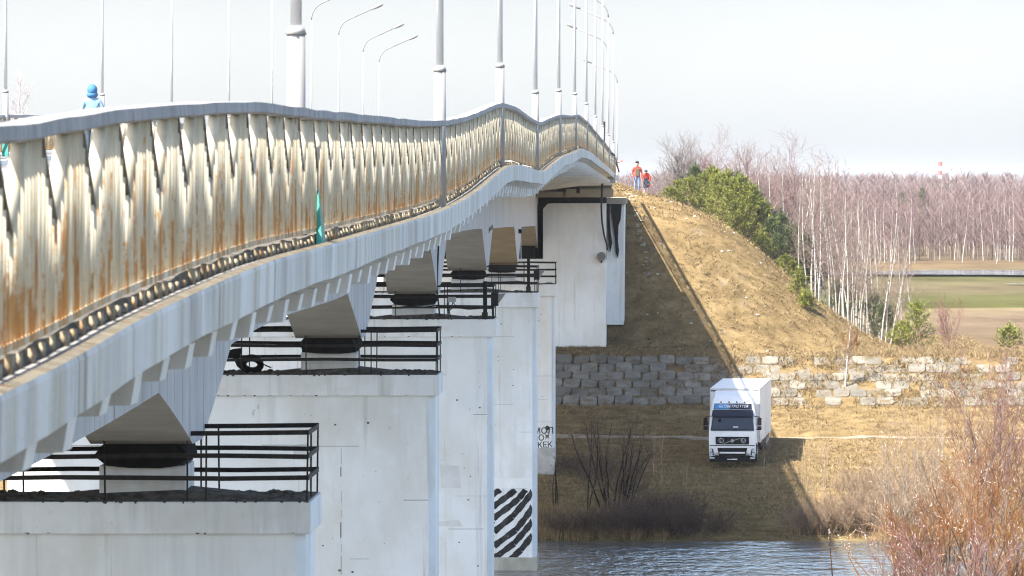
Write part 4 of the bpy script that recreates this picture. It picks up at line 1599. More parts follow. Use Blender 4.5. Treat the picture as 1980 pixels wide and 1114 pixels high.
def pine(name, label, h, w, seed, loc, mat, group=None, bushy=1.0, blades=8):
    rng = np.random.default_rng(seed)
    t = thing(name, label, 'pine tree', loc, group)
    o = np.array(loc)
    tr, br = [], []
    n = 8
    p = np.array([0, 0, -.1])
    for i in range(n):
        q = np.array([rng.normal(0, .02) * h, rng.normal(0, .02) * h, h * (i + 1) / n])
        tr.append((*(p + o), *(q + o), .035 * h * (1 - i / n) * .5 + .012, .035 * h * (1 - (i + 1) / n) * .5 + .008))
        p = q
    tips = []
    whorls = int(5 + h * 1.6)
    for wv in range(whorls):
        f = (wv + .5) / whorls
        z = h * (.06 + .92 * f)
        L = w * .5 * (1 - f) ** .75 * rng.uniform(.85, 1.15) + .12
        m = rng.integers(3, 6)
        a0 = rng.uniform(0, 6.28)
        for k in range(m):
            a = a0 + 2 * math.pi * k / m + rng.normal(0, .2)
            d = np.array([math.cos(a), math.sin(a), .25 + .5 * f])
            b = np.array([0, 0, z])
            ln = L * rng.uniform(.7, 1.15)
            segn = 4
            pp = b
            for s in range(segn):
                d = d + np.array([0, 0, .12]) + rng.normal(0, .08, 3)
                d /= np.linalg.norm(d)
                qq = pp + d * ln / segn
                br.append((*(pp + o), *(qq + o), .02 * (1 - s / segn) + .006, .02 * (1 - (s + 1) / segn) + .005))
                pp = qq
                if s >= 0:
                    cnt = int(np.ceil((1 + s * .6) * bushy * .62))
                    for c in range(cnt):
                        dd = d + rng.normal(0, .55, 3) + np.array([0, 0, .35])
                        dd /= np.linalg.norm(dd)
                        tips.append((pp + rng.normal(0, .06, 3), dd, rng.uniform(.16, .36)))
    for q_ in range(7):
        a_ = rng.uniform(0, 6.28)
        r_ = w * .22 * rng.uniform(0, 1)
        b_ = np.array([math.cos(a_) * r_, math.sin(a_) * r_, h * (1 - .35 * r_ / (w * .22 + 1e-6))])
        for z_ in (0, .2, .4):
            tips.append((b_ + np.array([0, 0, z_ - .2]), np.array([0, 0, 1.]), .35))
    segs_mesh('trunk', tr + br, [pine_bark], t, 5)
    # needle sprays: a fan of thin blades around each shoot
    T = np.array([x[0] for x in tips])
    D = np.array([x[1] for x in tips])
    Ls = np.array([x[2] for x in tips])
    N = len(T)
    V = np.zeros((N, blades, 3, 3))
    for b in range(blades):
        u = rng.uniform(0, 1, (N, 1))
        base = T + D * Ls[:, None] * u
        dv = D * .75 + rng.normal(0, .62, (N, 3))
        dv /= np.linalg.norm(dv, axis=1, keepdims=True)
        sd = np.cross(dv, rng.normal(0, 1, (N, 3)))
        sd /= np.linalg.norm(sd, axis=1, keepdims=True)
        V[:, b, 0] = base - sd * .021
        V[:, b, 1] = base + sd * .021
        V[:, b, 2] = base + dv * rng.uniform(.14, .28, (N, 1))
    V = V.reshape(-1, 3) + o
    mesh_np('crown', V, np.arange(len(V)).reshape(-1, 3), [mat], t)
    return t


PL = 'young green pine growing densely on the far shoulder of the embankment'
p_a = pine('pine_tree', PL, 3.6, 3.6, 201, (0, 0, 0), needle, 'dense young pines on the embankment', 1.5, 13)
p_b = pine('pine_tree', PL, 3.6, 3.2, 202, (0, 0, 0), needle_dark, 'dense young pines on the embankment', 1.4, 12)
first = {id(p_a): True, id(p_b): True}
pins = [(1312, 352, 350, 0), (1335, 350, 345, 0), (1362, 352, 338, 0), (1385, 350, 345, 0), (1405, 353, 335, 0), (1430, 352, 345, 0), (1448, 351, 360, 0), (1378, 362, 328, 0), (1345, 366, 322, 1), (1425, 366, 340, 1),
        (1460, 356, 372, 1), (1478, 353, 395, 1), (1492, 350, 425, 1), (1470, 347, 450, 0), (1504, 348, 455, 1), (1520, 345, 495, 0), (1440, 345, 395, 0), (1410, 344, 375, 0), (1530, 352, 440, 1), 
        (1556, 352, 455, 1), (1296, 350, 365, 0), (1392, 346, 360, 0), (1620, 346, 545, 1), (1640, 352, 540, 1), (1510, 358, 415, 1), (1690, 334, 570, 1), (1712, 330, 590, 1)]
for i, (px, d, yt, kind) in enumerate(pins):
    src = p_a if kind == 0 else p_b
    loc = place(px, d, .15)
    h = max(1.2, LZ(yt, d) - loc[2])
    s = h / 3.75
    sw = max(.8, min(1.25, s * 1.0))
    if kind == 0:
        lab = 'bright green young pine on the shoulder of the embankment'
    elif px < 1600:
        lab = 'dark green young pine among the birches on the slope edge'
    else:
        lab = 'dark pine half hidden between birch trunks at the slope foot'
    gr = 'bright young pines on the embankment' if kind == 0 else ('dark young pines along the slope edge' if px < 1600 else 'dark pines between the birch trunks')
    if first[id(src)]:
        first[id(src)] = False
        o = src
        o.location = loc
        o.scale = (sw, sw, s)
        o['label'] = lab
        o['group'] = gr
    else:
        o = dup(src, loc, rr.uniform(0, 6.28), (sw, sw, s), lab, gr)
pine('pine_tree', 'small pointed young pine alone on the top edge of the stone blocks', 2.75, 2.9, 211, place(1772, 311), needle, None, 1.2)
pine('pine_tree', 'low bushy green pine beside the lone pointed pine and birches', 1.5, 2.0, 213, place(1745, 313), needle, None, 1.2)
pine('pine_tree', 'low bushy pine at the right end of the stone bank wall', 1.35, 2.0, 212, place(1952, 311), needle, None, 1.3)
pine('pine_tree', 'tiny pine sapling alone on the open dry slope', 1.5, .9, 214, place(1545, 317), needle, None, .8)
pine('pine_tree', 'knee-high pine seedling on the dry slope beside the sapling', .9, 1.0, 215, place(1560, 316), needle, None, .8)
# ---------------------------------------------------------------- shrubs on the near bank
WL = -16.5
SPARSE = dict(SHRUB, kids=[8, 4, 2], minr=.007)
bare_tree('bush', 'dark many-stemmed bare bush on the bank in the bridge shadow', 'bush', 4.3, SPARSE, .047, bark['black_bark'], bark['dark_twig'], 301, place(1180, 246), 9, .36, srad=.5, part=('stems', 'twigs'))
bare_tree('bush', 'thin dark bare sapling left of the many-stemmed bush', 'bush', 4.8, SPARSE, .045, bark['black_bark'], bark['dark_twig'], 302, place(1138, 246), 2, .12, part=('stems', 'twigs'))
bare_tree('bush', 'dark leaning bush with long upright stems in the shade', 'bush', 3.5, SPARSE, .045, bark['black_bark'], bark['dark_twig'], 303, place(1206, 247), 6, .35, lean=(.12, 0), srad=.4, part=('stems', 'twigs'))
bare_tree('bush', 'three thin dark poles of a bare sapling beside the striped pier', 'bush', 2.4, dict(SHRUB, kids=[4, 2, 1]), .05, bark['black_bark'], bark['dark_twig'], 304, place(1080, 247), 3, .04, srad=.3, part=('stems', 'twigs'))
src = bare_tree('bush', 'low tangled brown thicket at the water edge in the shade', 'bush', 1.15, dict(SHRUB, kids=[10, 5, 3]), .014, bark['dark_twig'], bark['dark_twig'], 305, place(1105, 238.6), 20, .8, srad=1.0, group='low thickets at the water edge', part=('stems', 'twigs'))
for (px, d, s) in ((1135, 238.4, 1.1), (1165, 238.3, 1.2), (1195, 238.5, 1.15), (1225, 238.3, 1.3), (1255, 238.6, 1.35), (1285, 238.4, 1.4), (1315, 238.4, 1.3), (1342, 238.6, 1.2), (1360, 239, .95),
                   (1240, 240.5, 1.4), (1300, 241, 1.4), (1180, 240.5, 1.1), (1265, 242.5, 1.2), (1290, 243, 1.1), (1225, 252, .8), (1150, 260, .9), (1120, 264, 1.0), (1190, 262, .9), (1095, 268, .9)):
    dup(src, place(px, d), rr.uniform(0, 6.28), (s * 1.1, s * 1.1, s), 'low tangled brown thicket at the water edge in the shade' if d < 248 else 'low brown brush behind the dark bush in the shade', 'low thickets at the water edge' if d < 248 else 'brush behind the dark bush')
# thin saplings in the light and half light
thin = dict(SHRUB, kids=[8, 3, 2])
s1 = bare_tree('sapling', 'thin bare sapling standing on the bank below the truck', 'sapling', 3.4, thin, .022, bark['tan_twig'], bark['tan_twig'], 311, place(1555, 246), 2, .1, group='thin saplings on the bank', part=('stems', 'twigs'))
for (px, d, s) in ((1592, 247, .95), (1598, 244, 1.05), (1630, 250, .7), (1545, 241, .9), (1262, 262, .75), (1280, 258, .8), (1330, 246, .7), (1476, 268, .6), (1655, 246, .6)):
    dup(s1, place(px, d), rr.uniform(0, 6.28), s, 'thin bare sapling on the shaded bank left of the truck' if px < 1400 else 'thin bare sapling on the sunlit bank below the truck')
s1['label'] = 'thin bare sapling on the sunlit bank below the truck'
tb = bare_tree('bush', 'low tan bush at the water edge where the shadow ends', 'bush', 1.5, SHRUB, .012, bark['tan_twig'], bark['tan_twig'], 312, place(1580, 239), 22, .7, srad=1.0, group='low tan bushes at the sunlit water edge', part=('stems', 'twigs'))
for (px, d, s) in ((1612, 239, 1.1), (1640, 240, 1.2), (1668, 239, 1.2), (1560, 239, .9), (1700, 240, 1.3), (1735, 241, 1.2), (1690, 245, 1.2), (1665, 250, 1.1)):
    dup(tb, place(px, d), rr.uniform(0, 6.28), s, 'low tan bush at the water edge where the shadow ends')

# big willow thicket standing in the shallow water
WILLOW = dict(lv=4, n=[7, 5, 4, 3], taper=[.3, .35, .5, .6], wig=[.07, .12, .16, .2], up=[.02, .06, .06, .05], kids=[11, 6, 4], **{'from': [.12, .1, .1]}, ang=[26, 30, 34],
              len=[.42, .44, .44], rad=[.5, .6, .7], minr=.0065, short=.5)


def willow(label, px, d, ytop, tw, seed, stems, spread, cat=0, base=-16.9, stem_m='grey_bark', lean=(0, 0), cfg=WILLOW, srad=.5, r0=.05):
    z = LZ(ytop, d)
    h = (z - base) / 1.05
    return bare_tree('willow_bush', label, 'willow bush', h, cfg, r0, bark[stem_m], bark[tw], seed, (LX(px, d), d, base), stems, spread, 'willows at the river edge', lean, cat, srad, ('stems', 'twigs'))


willow('tall rose grey willow at the back right of the thicket, highest of all', 1915, 232, 715, 'rose_twig', 401, 7, .30)
willow('tan twigged willow left of the tallest one, behind the orange bush', 1825, 234, 770, 'tan_twig', 402, 8, .36)
willow('rose willow at the right edge behind the orange bush', 1975, 230, 760, 'rose_twig', 408, 6, .28)
willow('greyish bare willow on the left of the thicket, thinly branched', 1735, 222, 850, 'tan_twig', 403, 5, .38, 60, r0=.035)
willow('orange red willow with white catkins, right front of the thicket', 1905, 212, 850, 'red_twig', 404, 6, .40, 150, stem_m='dark_twig')
willow('orange red willow full of white catkins at the middle of the thicket', 1800, 208, 945, 'red_twig', 405, 6, .45, 150, stem_m='dark_twig')
willow('orange willow at the right edge with dense white catkins', 1975, 206, 900, 'red_twig', 406, 6, .40, 130, stem_m='dark_twig')
willow('low pink willow with curled catkin twigs in the water', 1850, 200, 1000, 'rose_twig', 407, 6, .7, 100, stem_m='dark_twig')
willow('low outer willow with a few arching white catkin twigs in the water', 1730, 204, 1030, 'rose_twig', 409, 6, .8, 110, stem_m='dark_twig', r0=.03)
willow('short tan willow between the tallest willow and the orange bushes', 1860, 224, 850, 'tan_twig', 410, 6, .38, 100)
willow('tan orange willow low behind the catkin bush', 1770, 226, 910, 'tan_twig', 411, 7, .45, 60)
willow('orange willow low at the left side of the thicket, reaching over the water', 1745, 214, 965, 'red_twig', 412, 6, .5, 70, stem_m='dark_twig')
willow('fine orange willow in the thicket centre, below the tan one', 1835, 216, 880, 'tan_twig', 413, 7, .42, 70, stem_m='dark_twig')
willow('bushy orange willow low at the right edge over the water', 1940, 203, 985, 'red_twig', 414, 6, .6, 90, stem_m='dark_twig')
arch = thing('willow_bush', 'single arching willow twig with white catkins over the water', 'willow bush', P(1655, 1150, 203), 'willows at the river edge')
m = MB()
cat_segs = []
for path in ([(1664, 1120), (1640, 1075), (1640, 1040), (1655, 1025), (1672, 1032), (1676, 1046)], [(1610, 1120), (1606, 1070), (1603, 1035), (1605, 1020)], [(1690, 1125), (1655, 1085), (1628, 1050), (1618, 1030)]):
    pts = [P(a, b, 203) for a, b in path]
    fine = []
    for a, b in zip(pts[:-1], pts[1:]):
        for k in range(6):
            fine.append(a.lerp(b, k / 6))
    m.tube(fine, [.02 * (1 - k / len(fine)) + .006 for k in range(len(fine))], 5)
    for q in fine[8:]:
        for s in range(2):
            dv = Vector((rr.normal(0, .03), rr.normal(0, .03), rr.uniform(-.02, .06)))
            cat_segs.append((*q, *(q + dv), .016, .009))
m.build('stems', [bark['red_twig']], arch)
segs_mesh('catkins', np.array(cat_segs), [catkin], arch, 4)['kind'] = 'stuff'

# ---------------------------------------------------------------- far forest
rows = [(560, 640, 700, (8.0, 10.0))]
fb = []
for k, h in enumerate((8.6, 9.4, 7.8)):
    fb.append((bare_tree('birch_tree', 'pale birch in the front row of the far pink forest', 'tree', h, dict(BIRCH, kids=[26, 6], minr=.022), .075, bark['birch'], bark['pink_twig'], 500 + k, group='front row birches of the far forest'), h))
rf = np.random.default_rng(77)
fx = sorted(rf.uniform(15, 50, 46))
for i, X in enumerate(fx):
    d = 640 + rf.uniform(0, 45)
    po, ph = fb[i % 3]
    loc = (X * d / 650, d, gz(X, d) - .1)
    s = rf.uniform(.82, 1.12)
    if i < 3:
        po.location = loc
        po.scale = (s, s, s)
    else:
        dup(po, loc, rf.uniform(0, 6.28), s)
EVG = 'dark green conifer standing out of the far pink forest'
p_c = pine('conifer_tree', EVG, 9.5, 5.0, 221, (LX(1783, 720), 720, -10.5), needle_dark, 'dark conifers in the far forest', .8, 6)
for px, d, s in ((1745, 740, .92), (1588, 560, .72), (1560, 600, .8)):
    dup(p_c, (LX(px, d), d, -10.5), 1.3 * s, s)


def forest(name, n, d0, d1, hlo, hhi, seed, twigs, tr, tw, xr=(1180, 2250), trunk_mat=None):
    r = np.random.default_rng(seed)
    TR, TW = [], []
    for i in range(n):
        d = d0 + (d1 - d0) * r.random() ** 1.3
        px = r.uniform(*xr)
        X = LX(px, d)
        h = r.uniform(hlo, hhi)
        z = -10.6
        lx, ly = r.normal(0, .02, 2) * h
        TR.append((X, d, z, X + lx, d + ly, z + h * .85, tr, tr * .4))
        t = r.uniform(.2, 1, twigs)
        a = r.uniform(0, 6.28, twigs)
        L = h * .22 * (1.15 - .8 * t) * r.uniform(.6, 1.3, twigs)
        up = r.uniform(.5, 1.3, twigs)
        for k in range(twigs):
            b = (X + lx * t[k], d + ly * t[k], z + h * .85 * t[k])
            TW.append((*b, b[0] + math.cos(a[k]) * L[k], b[1] + math.sin(a[k]) * L[k], b[2] + L[k] * up[k] + .3, tw, tw * .5))
    tag(segs_mesh(name, TR, [trunk_mat or bark['birch_twig']], None, 3), kind='stuff')
    tag(segs_mesh(name, TW, [bark['pink_twig']], None, 3), kind='stuff')


forest('forest', 620, 665, 820, 7.5, 9.6, 1, 46, .07, .035, xr=(1230, 2080))
forest('forest', 520, 820, 1300, 9, 11.5, 2, 40, .09, .05, xr=(1200, 2150))
forest('forest', 700, 1300, 3200, 11.5, 14.5, 3, 34, .16, .10, xr=(1150, 2200))
forest('forest', 800, 2700, 4300, 14, 17, 4, 26, .25, .2, xr=(1050, 2300))
pale = island_mat('pale_twig', [(0, (.30, .26, .27)), (1, (.52, .47, .48))])
lb = bare_tree('bare_tree', 'pale bare tree far off left, above the railing end', 'tree', 19, dict(BIRCH, kids=[44, 12], minr=.016, len=[.2, .42]), .16, pale, pale, 75, (LX(26, 430), 430, -10.5))
dup(lb, (LX(56, 445), 445, -10.5), 2.0, .9, 'smaller pale bare tree far off left, right of its neighbour')

# far masts
mw = plain('mast_white', (.75, .74, .73), .7)
mr = plain('mast_red', (.55, .08, .06), .7)
for px, yt, d, lab in ((1613, 318, 2400, 'thin far floodlight mast nearest the pine covered slope'), (1749, 321, 2500, 'thin far floodlight mast left of the red and white tower')):
    x, z = LX(px, d), LZ(yt, d)
    t = thing('light_mast', lab, 'mast', (x, d, -10.6), 'far floodlight masts')
    MB().tube([(x, d, -10.6), (x, d, z)], [.5, .35], 8).build('pole', [mw], t)
    MB().box(x - 1.0, x + 1.0, d - .5, d + .5, z, z + .7).build('lamp_rack', [gal], t)
x, d = LX(1818, 2600), 2600
z = LZ(313, d)
t = thing('radio_tower', 'red and white banded tower far off above the forest', 'tower', (x, d, -10.6))
m = MB()
k = 0
zz = z
while zz > -10.6:
    m.tube([(x, d, zz - 2.2), (x, d, zz)], [1.05, 1.0], 8, k % 2)
    zz -= 2.2
    k += 1
m.build('mast', [mr, mw], t)
x = LX(1838, d)
t = thing('radio_tower', 'thin pale mast right beside the red and white tower', 'tower', (x, d, -10.6))
MB().tube([(x, d, -10.6), (x, d, LZ(324, d))], [.6, .3], 8).build('mast', [mw], t)
MB().tube([(x, d, LZ(329, d)), (x, d, LZ(326, d))], [.9, .9], 8).build('platform', [gal], t)
# ---------------------------------------------------------------- the truck
TX, TY = LX(1416, 268.8), 268.8
TZ = float(ground_z(TX, TY + 3)) + .02
white = noisemat('truck_white', (.74, .75, .76), (.82, .83, .84), 1.5, rough=.35, src='obj', over=[((.50, .47, .41), 2.5, (1, 1, .4), .62, .8)])
boxw = noisemat('trailer_white', (.70, .70, .69), (.78, .78, .77), 1.5, rough=.5, src='obj', over=[((.55, .53, .48), 1.2, (1, 1, .2), .62, .8)])
black = plain('black_plastic', (.010, .010, .011), .7, spec=.12)
glass = plain('windscreen_glass', (.012, .028, .05), .06, spec=.35)
chrome = plain('bright_metal', (.62, .63, .65), .25, .8)
tyre = plain('tyre_rubber', (.02, .02, .021), .9)
lamp_gl = plain('headlamp_glass', (.55, .58, .62), .12, spec=.7)
bluep = plain('sign_blue', (.02, .22, .52), .4)
darkp = plain('sign_dark', (.012, .02, .045), .5, spec=.2)
letter = plain('letter_white', (.85, .87, .9), .5)
truck = thing('delivery_truck', 'white lorry with a tall box body parked facing the river below the bank wall', 'truck', (0, 0, 0))
W = 1.22
# side profile of the cab: y backwards, z up
prof = [(.10, .42), (.0, .55), (-.02, 1.0), (.02, 1.62), (.06, 1.70), (.42, 2.56), (.46, 2.78), (.58, 3.14), (.78, 3.30), (1.1, 3.38), (2.05, 3.36), (2.05, .9), (1.9, .55)]
cab = MB()


def wid(z):
    return np.interp(z, [.4, .55, 1.75, 2.6, 3.1, 3.4], [1.16, 1.22, 1.22, 1.17, 1.08, 1.02])


n = len(prof)
vs = [(-wid(z), y, z) for y, z in prof] + [(wid(z), y, z) for y, z in prof]
cab.add(vs, [tuple(range(n)), tuple(range(2 * n - 1, n - 1, -1))] + [(i, i + n, (i + 1) % n + n, (i + 1) % n) for i in range(n)])
cab.build('cab', [white], truck, bevel=.05)
MB().hexa([(-1.13, .01, 1.70), (1.13, .01, 1.70), (1.18, .30, 1.74), (-1.18, .30, 1.74),
           (-1.02, .37, 2.60), (1.02, .37, 2.60), (1.08, .6, 2.60), (-1.08, .6, 2.60)]).build('windscreen', [glass], truck, bevel=.03)
# white document and dark mount behind the glass edge, wipers
m = MB()
for x0, x1 in ((-.95, -.05), (.0, .85)):
    m.bar((x0, .02, 1.77), (x1, .05, 1.81), .025)
m.build('wiper', [black], truck)
MB().hexa([(-1.10, .17, 2.44), (1.10, .17, 2.44), (1.10, .40, 2.46), (-1.10, .40, 2.46),
           (-1.04, .22, 2.74), (1.04, .22, 2.74), (1.04, .46, 2.78), (-1.04, .46, 2.78)]).build('sun_visor', [darkp], truck, bevel=.02)
sp = MB()
sp.hexa([(-1.0, .43, 2.80), (1.0, .43, 2.80), (1.0, .6, 2.80), (-1.0, .6, 2.80), (-.96, .52, 3.10), (.96, .52, 3.10), (.96, .7, 3.1), (-.96, .7, 3.1)])
sgn = sp.build('sign_panel', [darkp], truck, bevel=.015)
MB().hexa([(-.97, .422, 2.83), (-.15, .422, 2.83), (-.15, .5, 2.83), (-.97, .5, 2.83), (-.93, .505, 3.08), (-.25, .505, 3.08), (-.25, .56, 3.08), (-.93, .56, 3.08)]).build('blue_field', [bluep], sgn)
cu = bpy.data.curves.new('lettering', 'FONT')
cu.body = 'GLOBETROTTER'
cu.size = .205
cu.shear = .28
cu.offset = .0
cu.extrude = .006
cu.align_x = 'CENTER'
to = link(bpy.data.objects.new('lettering', cu))
bpy.context.view_layer.update()
me = bpy.data.meshes.new_from_object(to.evaluated_get(bpy.context.evaluated_depsgraph_get()))
bpy.data.objects.remove(to)
me.transform(Matrix.Translation((0.02, .44, 2.90)) @ Matrix.Rotation(math.radians(90 - 16), 4, 'X') @ Matrix.Scale(1.02, 4, (1, 0, 0)))
finish('lettering', me, [letter], sgn)
for x in (-.62, -.2, .2, .62):
    MB().ball((x, .60, 3.17), .05, .05, .04, 8).build('marker_lamp', [black], truck)
# grille with slanting bar and badges
gr = MB().box(-.87, .87, -.035, .05, 1.0, 1.40).build('upper_grille', [black], truck, bevel=.01)
MB().bar((-.44, -.042, 1.05), (.44, -.042, 1.33), .012, .03).build('slanting_bar', [chrome], gr)
m = MB()
m.tube([(0, -.04, 1.19), (0, -.055, 1.19)], [.09, .085], 16)
m.build('emblem', [chrome], gr)
for x, s in ((-.58, 'L'), (.58, 'V')):
    m = MB()
    rg = [(x + .12 * math.cos(a), -.045, 1.20 + .12 * math.sin(a)) for a in np.linspace(0, 2 * math.pi, 17)]
    m.tube(rg, .014, 6)
    if s == 'V':
        m.bar((x - .06, -.045, 1.26), (x, -.045, 1.12), .02, .028)
        m.bar((x + .06, -.045, 1.26), (x, -.045, 1.12), .02, .028)
    else:
        m.bar((x - .04, -.045, 1.26), (x - .04, -.045, 1.12), .02, .028)
        m.bar((x - .04, -.045, 1.125), (x + .06, -.045, 1.125), .02, .028)
    m.build('round_badge', [chrome], gr)
MB().box(-1.18, 1.18, -.028, .05, .925, .965).build('gap_line', [black], truck)
lg = MB()
lg.prism([(-.78, .82), (.78, .82), (.68, .36), (.5, .26), (-.5, .26), (-.68, .36)], 'y', -.045, .06)
lgo = lg.build('lower_grille', [black], truck, bevel=.01)
MB().box(-.66, .66, -.07, -.04, .53, .61).build('grille_bar', [white], lgo, bevel=.01)
for s in (-1, 1):
    MB().prism([(s * .98, .78), (s * 1.16, .84), (s * 1.20, .36), (s * .90, .42)], 'y', -.05, .05).build('headlight', [lamp_gl], truck, bevel=.01)
    m = MB()
    m.prism([(s * 1.01, .76), (s * 1.06, .78), (s * 1.01, .42), (s * .95, .44)], 'y', -.058, -.045)
    m.bar((s * .97, -.056, .62), (s * 1.16, -.056, .58), .015, .03)
    m.build('headlight_trim', [black], truck)
    MB().box(s * .92 if s > 0 else -1.18, 1.18 if s > 0 else -.92, -.045, .03, .26, .33).build('fog_lamp', [lamp_gl], truck)
    # mirrors
    x = s * 1.40
    mo = MB().box(x - .11, x + .11, .10, .26, 1.98, 2.38).build('mirror', [black], truck, bevel=.03)
    MB().box(x - .11, x + .11, .10, .26, 1.74, 1.94).build('mirror', [black], truck, bevel=.03)
    m = MB()
    m.bar((s * 1.14, .3, 2.46), (x, .2, 2.42), .04)
    m.bar((x, .2, 2.42), (x, .2, 2.35), .04)
    m.bar((s * 1.2, .3, 1.76), (x, .2, 1.80), .04)
    m.build('mirror_arm', [black], truck)
    # side window and door seam
    MB().hexa([(s * 1.185, .55, 1.85), (s * 1.20, .55, 1.85), (s * 1.20, 1.35, 1.85), (s * 1.185, 1.35, 1.85),
               (s * 1.14, .68, 2.5), (s * 1.165, .68, 2.5), (s * 1.165, 1.35, 2.5), (s * 1.14, 1.35, 2.5)]).build('side_window', [glass], truck)
MB().box(-1.18, 1.18, .0, .35, .10, .42).build('bumper', [black], truck, bevel=.03)
MB().box(-.26, .26, -.02, .0, .20, .32).build('number_plate', [letter], truck, bevel=.005)
MB().box(-.23, -.01, -.026, -.02, .235, .285).build('plate_digits', [plain('plate_ink', (.25, .25, .26))], truck)
MB().box(.03, .3, .07, .10, 1.88, 1.93).build('white_paper', [letter], truck)
MB().box(-.75, -.60, .18, .22, 2.15, 2.30).build('dash_camera', [black], truck)
# roof deflector
df = MB()
df.hexa([(-1.0, .95, 3.32), (1.0, .95, 3.32), (1.05, 2.1, 3.32), (-1.05, 2.1, 3.32), (-.95, 1.05, 3.42), (.95, 1.05, 3.42), (1.0, 2.1, 3.70), (-1.0, 2.1, 3.70)])
df.build('roof_deflector', [white], truck, bevel=.04)
# box body
BL = 12.0
bx = MB().box(-1.29, 1.29, 2.45, 2.45 + BL, .98, 3.78).build('box_body', [boxw], truck, bevel=.03)
m = MB()
for s in (-1, 1):
    m.box(s * 1.295 - .02, s * 1.295 + .02, 2.43, 2.47 + BL, 3.72, 3.80)
    m.box(s * 1.295 - .02, s * 1.295 + .02, 2.43, 2.47 + BL, .95, 1.04)
    m.box(s * 1.295 - .02, s * 1.295 + .02, 2.42, 2.50, 1.0, 3.75)
m.box(-1.29, 1.29, 2.42, 2.46, 3.72, 3.80)
m.build('frame_edge', [plain('aluminium', (.6, .6, .6), .4, .4)], bx)
MB().box(-1.30, -1.0, 2.425, 2.45, 3.64, 3.70).build('marker_lamp', [black], bx)
MB().box(-1.30, -1.26, 2.8, 3.3, 1.5, 1.62).build('yellow_sticker', [plain('sticker', (.6, .5, .15))], bx)
sm = MB()
for yy in np.arange(3.6, 14.2, 1.2):
    for sx in (-1, 1):
        sm.box(sx * 1.292 - .004, sx * 1.292 + .004, yy, yy + .018, 1.06, 3.70)
sm.build('panel_seams', [plain('seam_grey', (.35, .35, .34))], bx)['kind'] = 'stuff'
MB().box(-.45, .45, 2.0, 14, .62, .95).build('chassis', [black], truck)
for s in (-1, 1):
    MB().box(s * 1.15 - .06, s * 1.15 + .06, 5.0, 9.8, .55, .95).build('side_guard', [black], truck)
    m = MB().box(s * .98 - .2, s * .98 + .2, .65, 1.85, .85, 1.02)
    m.build('mudguard', [black], truck)
    for y in (1.25, 4.6, 10.4, 11.7, 13.0):
        if y == 4.6:
            continue
        w = MB()
        x0 = s * .88
        x1 = s * 1.245
        w.tube([(x0, y, .5), (x0 + s * .03, y, .5), (x1 - s * .04, y, .5), (x1, y, .5)], [.44, .5, .5, .43], 20)
        wo = w.build('wheel', [tyre], truck, True)
        MB().tube([(x1 - s * .02, y, .5), (x1 + s * .01, y, .5)], [.28, .26], 16).build('rim', [chrome], wo)
truck.location = (TX, TY, TZ)
truck.rotation_euler = (math.radians(.4), 0, math.radians(-4.0))

# ---------------------------------------------------------------- people


def skin_body(name, joints, edges, mats, pick, parent, root=0, sub=2):
    """one continuous figure grown over a skeleton; joints: (x,y,z,r)"""
    me = bpy.data.meshes.new(name)
    me.from_pydata([j[:3] for j in joints], edges, [])
    o = link(bpy.data.objects.new(name, me))
    md = o.modifiers.new('Skin', 'SKIN')
    md.use_smooth_shade = True
    for i, sv in enumerate(me.skin_vertices[0].data):
        sv.radius = (joints[i][3], joints[i][3] * (joints[i][4] if len(joints[i]) > 4 else 1))
        sv.use_root = (i == root)
    sb = o.modifiers.new('Sub', 'SUBSURF')
    sb.levels = sub
    sb.render_levels = sub
    bpy.context.view_layer.update()
    m2 = bpy.data.meshes.new_from_object(o.evaluated_get(bpy.context.evaluated_depsgraph_get()))
    bpy.data.objects.remove(o)
    for m in mats:
        m2.materials.append(m)
    for p in m2.polygons:
        p.material_index = pick(p.center)
        p.use_smooth = True
    r = link(bpy.data.objects.new(name, m2))
    r.parent = parent
    OFF[r.name] = Vector((0, 0, 0))
    return r


skin = plain('skin', (.55, .33, .24), .6)
jeans = noisemat('jeans', (.10, .14, .24), (.20, .26, .38), 12, rough=.9, src='obj')
orange = noisemat('hi_vis_orange', (.30, .028, .018), (.42, .06, .04), 8, rough=.8, src='obj')
reflect = plain('reflective_tape', (.75, .75, .72), .4)
olive = plain('olive_vest', (.10, .10, .06), .9)
cap = plain('black_cloth', (.02, .02, .022), .9)
navy = plain('navy_cloth', (.03, .045, .07), .9)
shoe = plain('dark_shoe', (.05, .045, .04), .8)
bluej = noisemat('blue_jacket', (.13, .22, .33), (.20, .31, .43), 7, rough=.8, src='obj')
bluehood = plain('blue_hood', (.06, .16, .32), .9, spec=0)


def hand(joints, edges, wrist, tip, side):
    """palm with four fingers of different length and a thumb, rooted at the wrist joint index"""
    w = Vector(joints[wrist][:3])
    d = (Vector(tip) - w).normalized()
    s = Vector((side, 0, 0))
    s = (s - d * s.dot(d))
    s = s.normalized() if s.length > .01 else Vector((0, 1, 0))
    f = d.cross(s)
    palm = len(joints)
    q = w + d * .07
    joints.append((*q, .032, .6))
    edges.append((wrist, palm))
    for k, (o, L) in enumerate(((-.026, .062), (-.009, .075), (.009, .07), (.026, .055))):
        a = q + f * o * 1.1 + d * .03
        b = a + d * L * .55 + s * -.004
        c = b + d * L * .4 - s * .022
        i = len(joints)
        joints += [(*a, .0095), (*b, .0088), (*c, .0075)]
        edges += [(palm, i), (i, i + 1), (i + 1, i + 2)]
    i = len(joints)
    a = q - f * .032 - d * .02
    b = a - f * .022 + d * .035
    joints += [(*a, .011), (*b, .009)]
    edges += [(palm, i), (i, i + 1)]


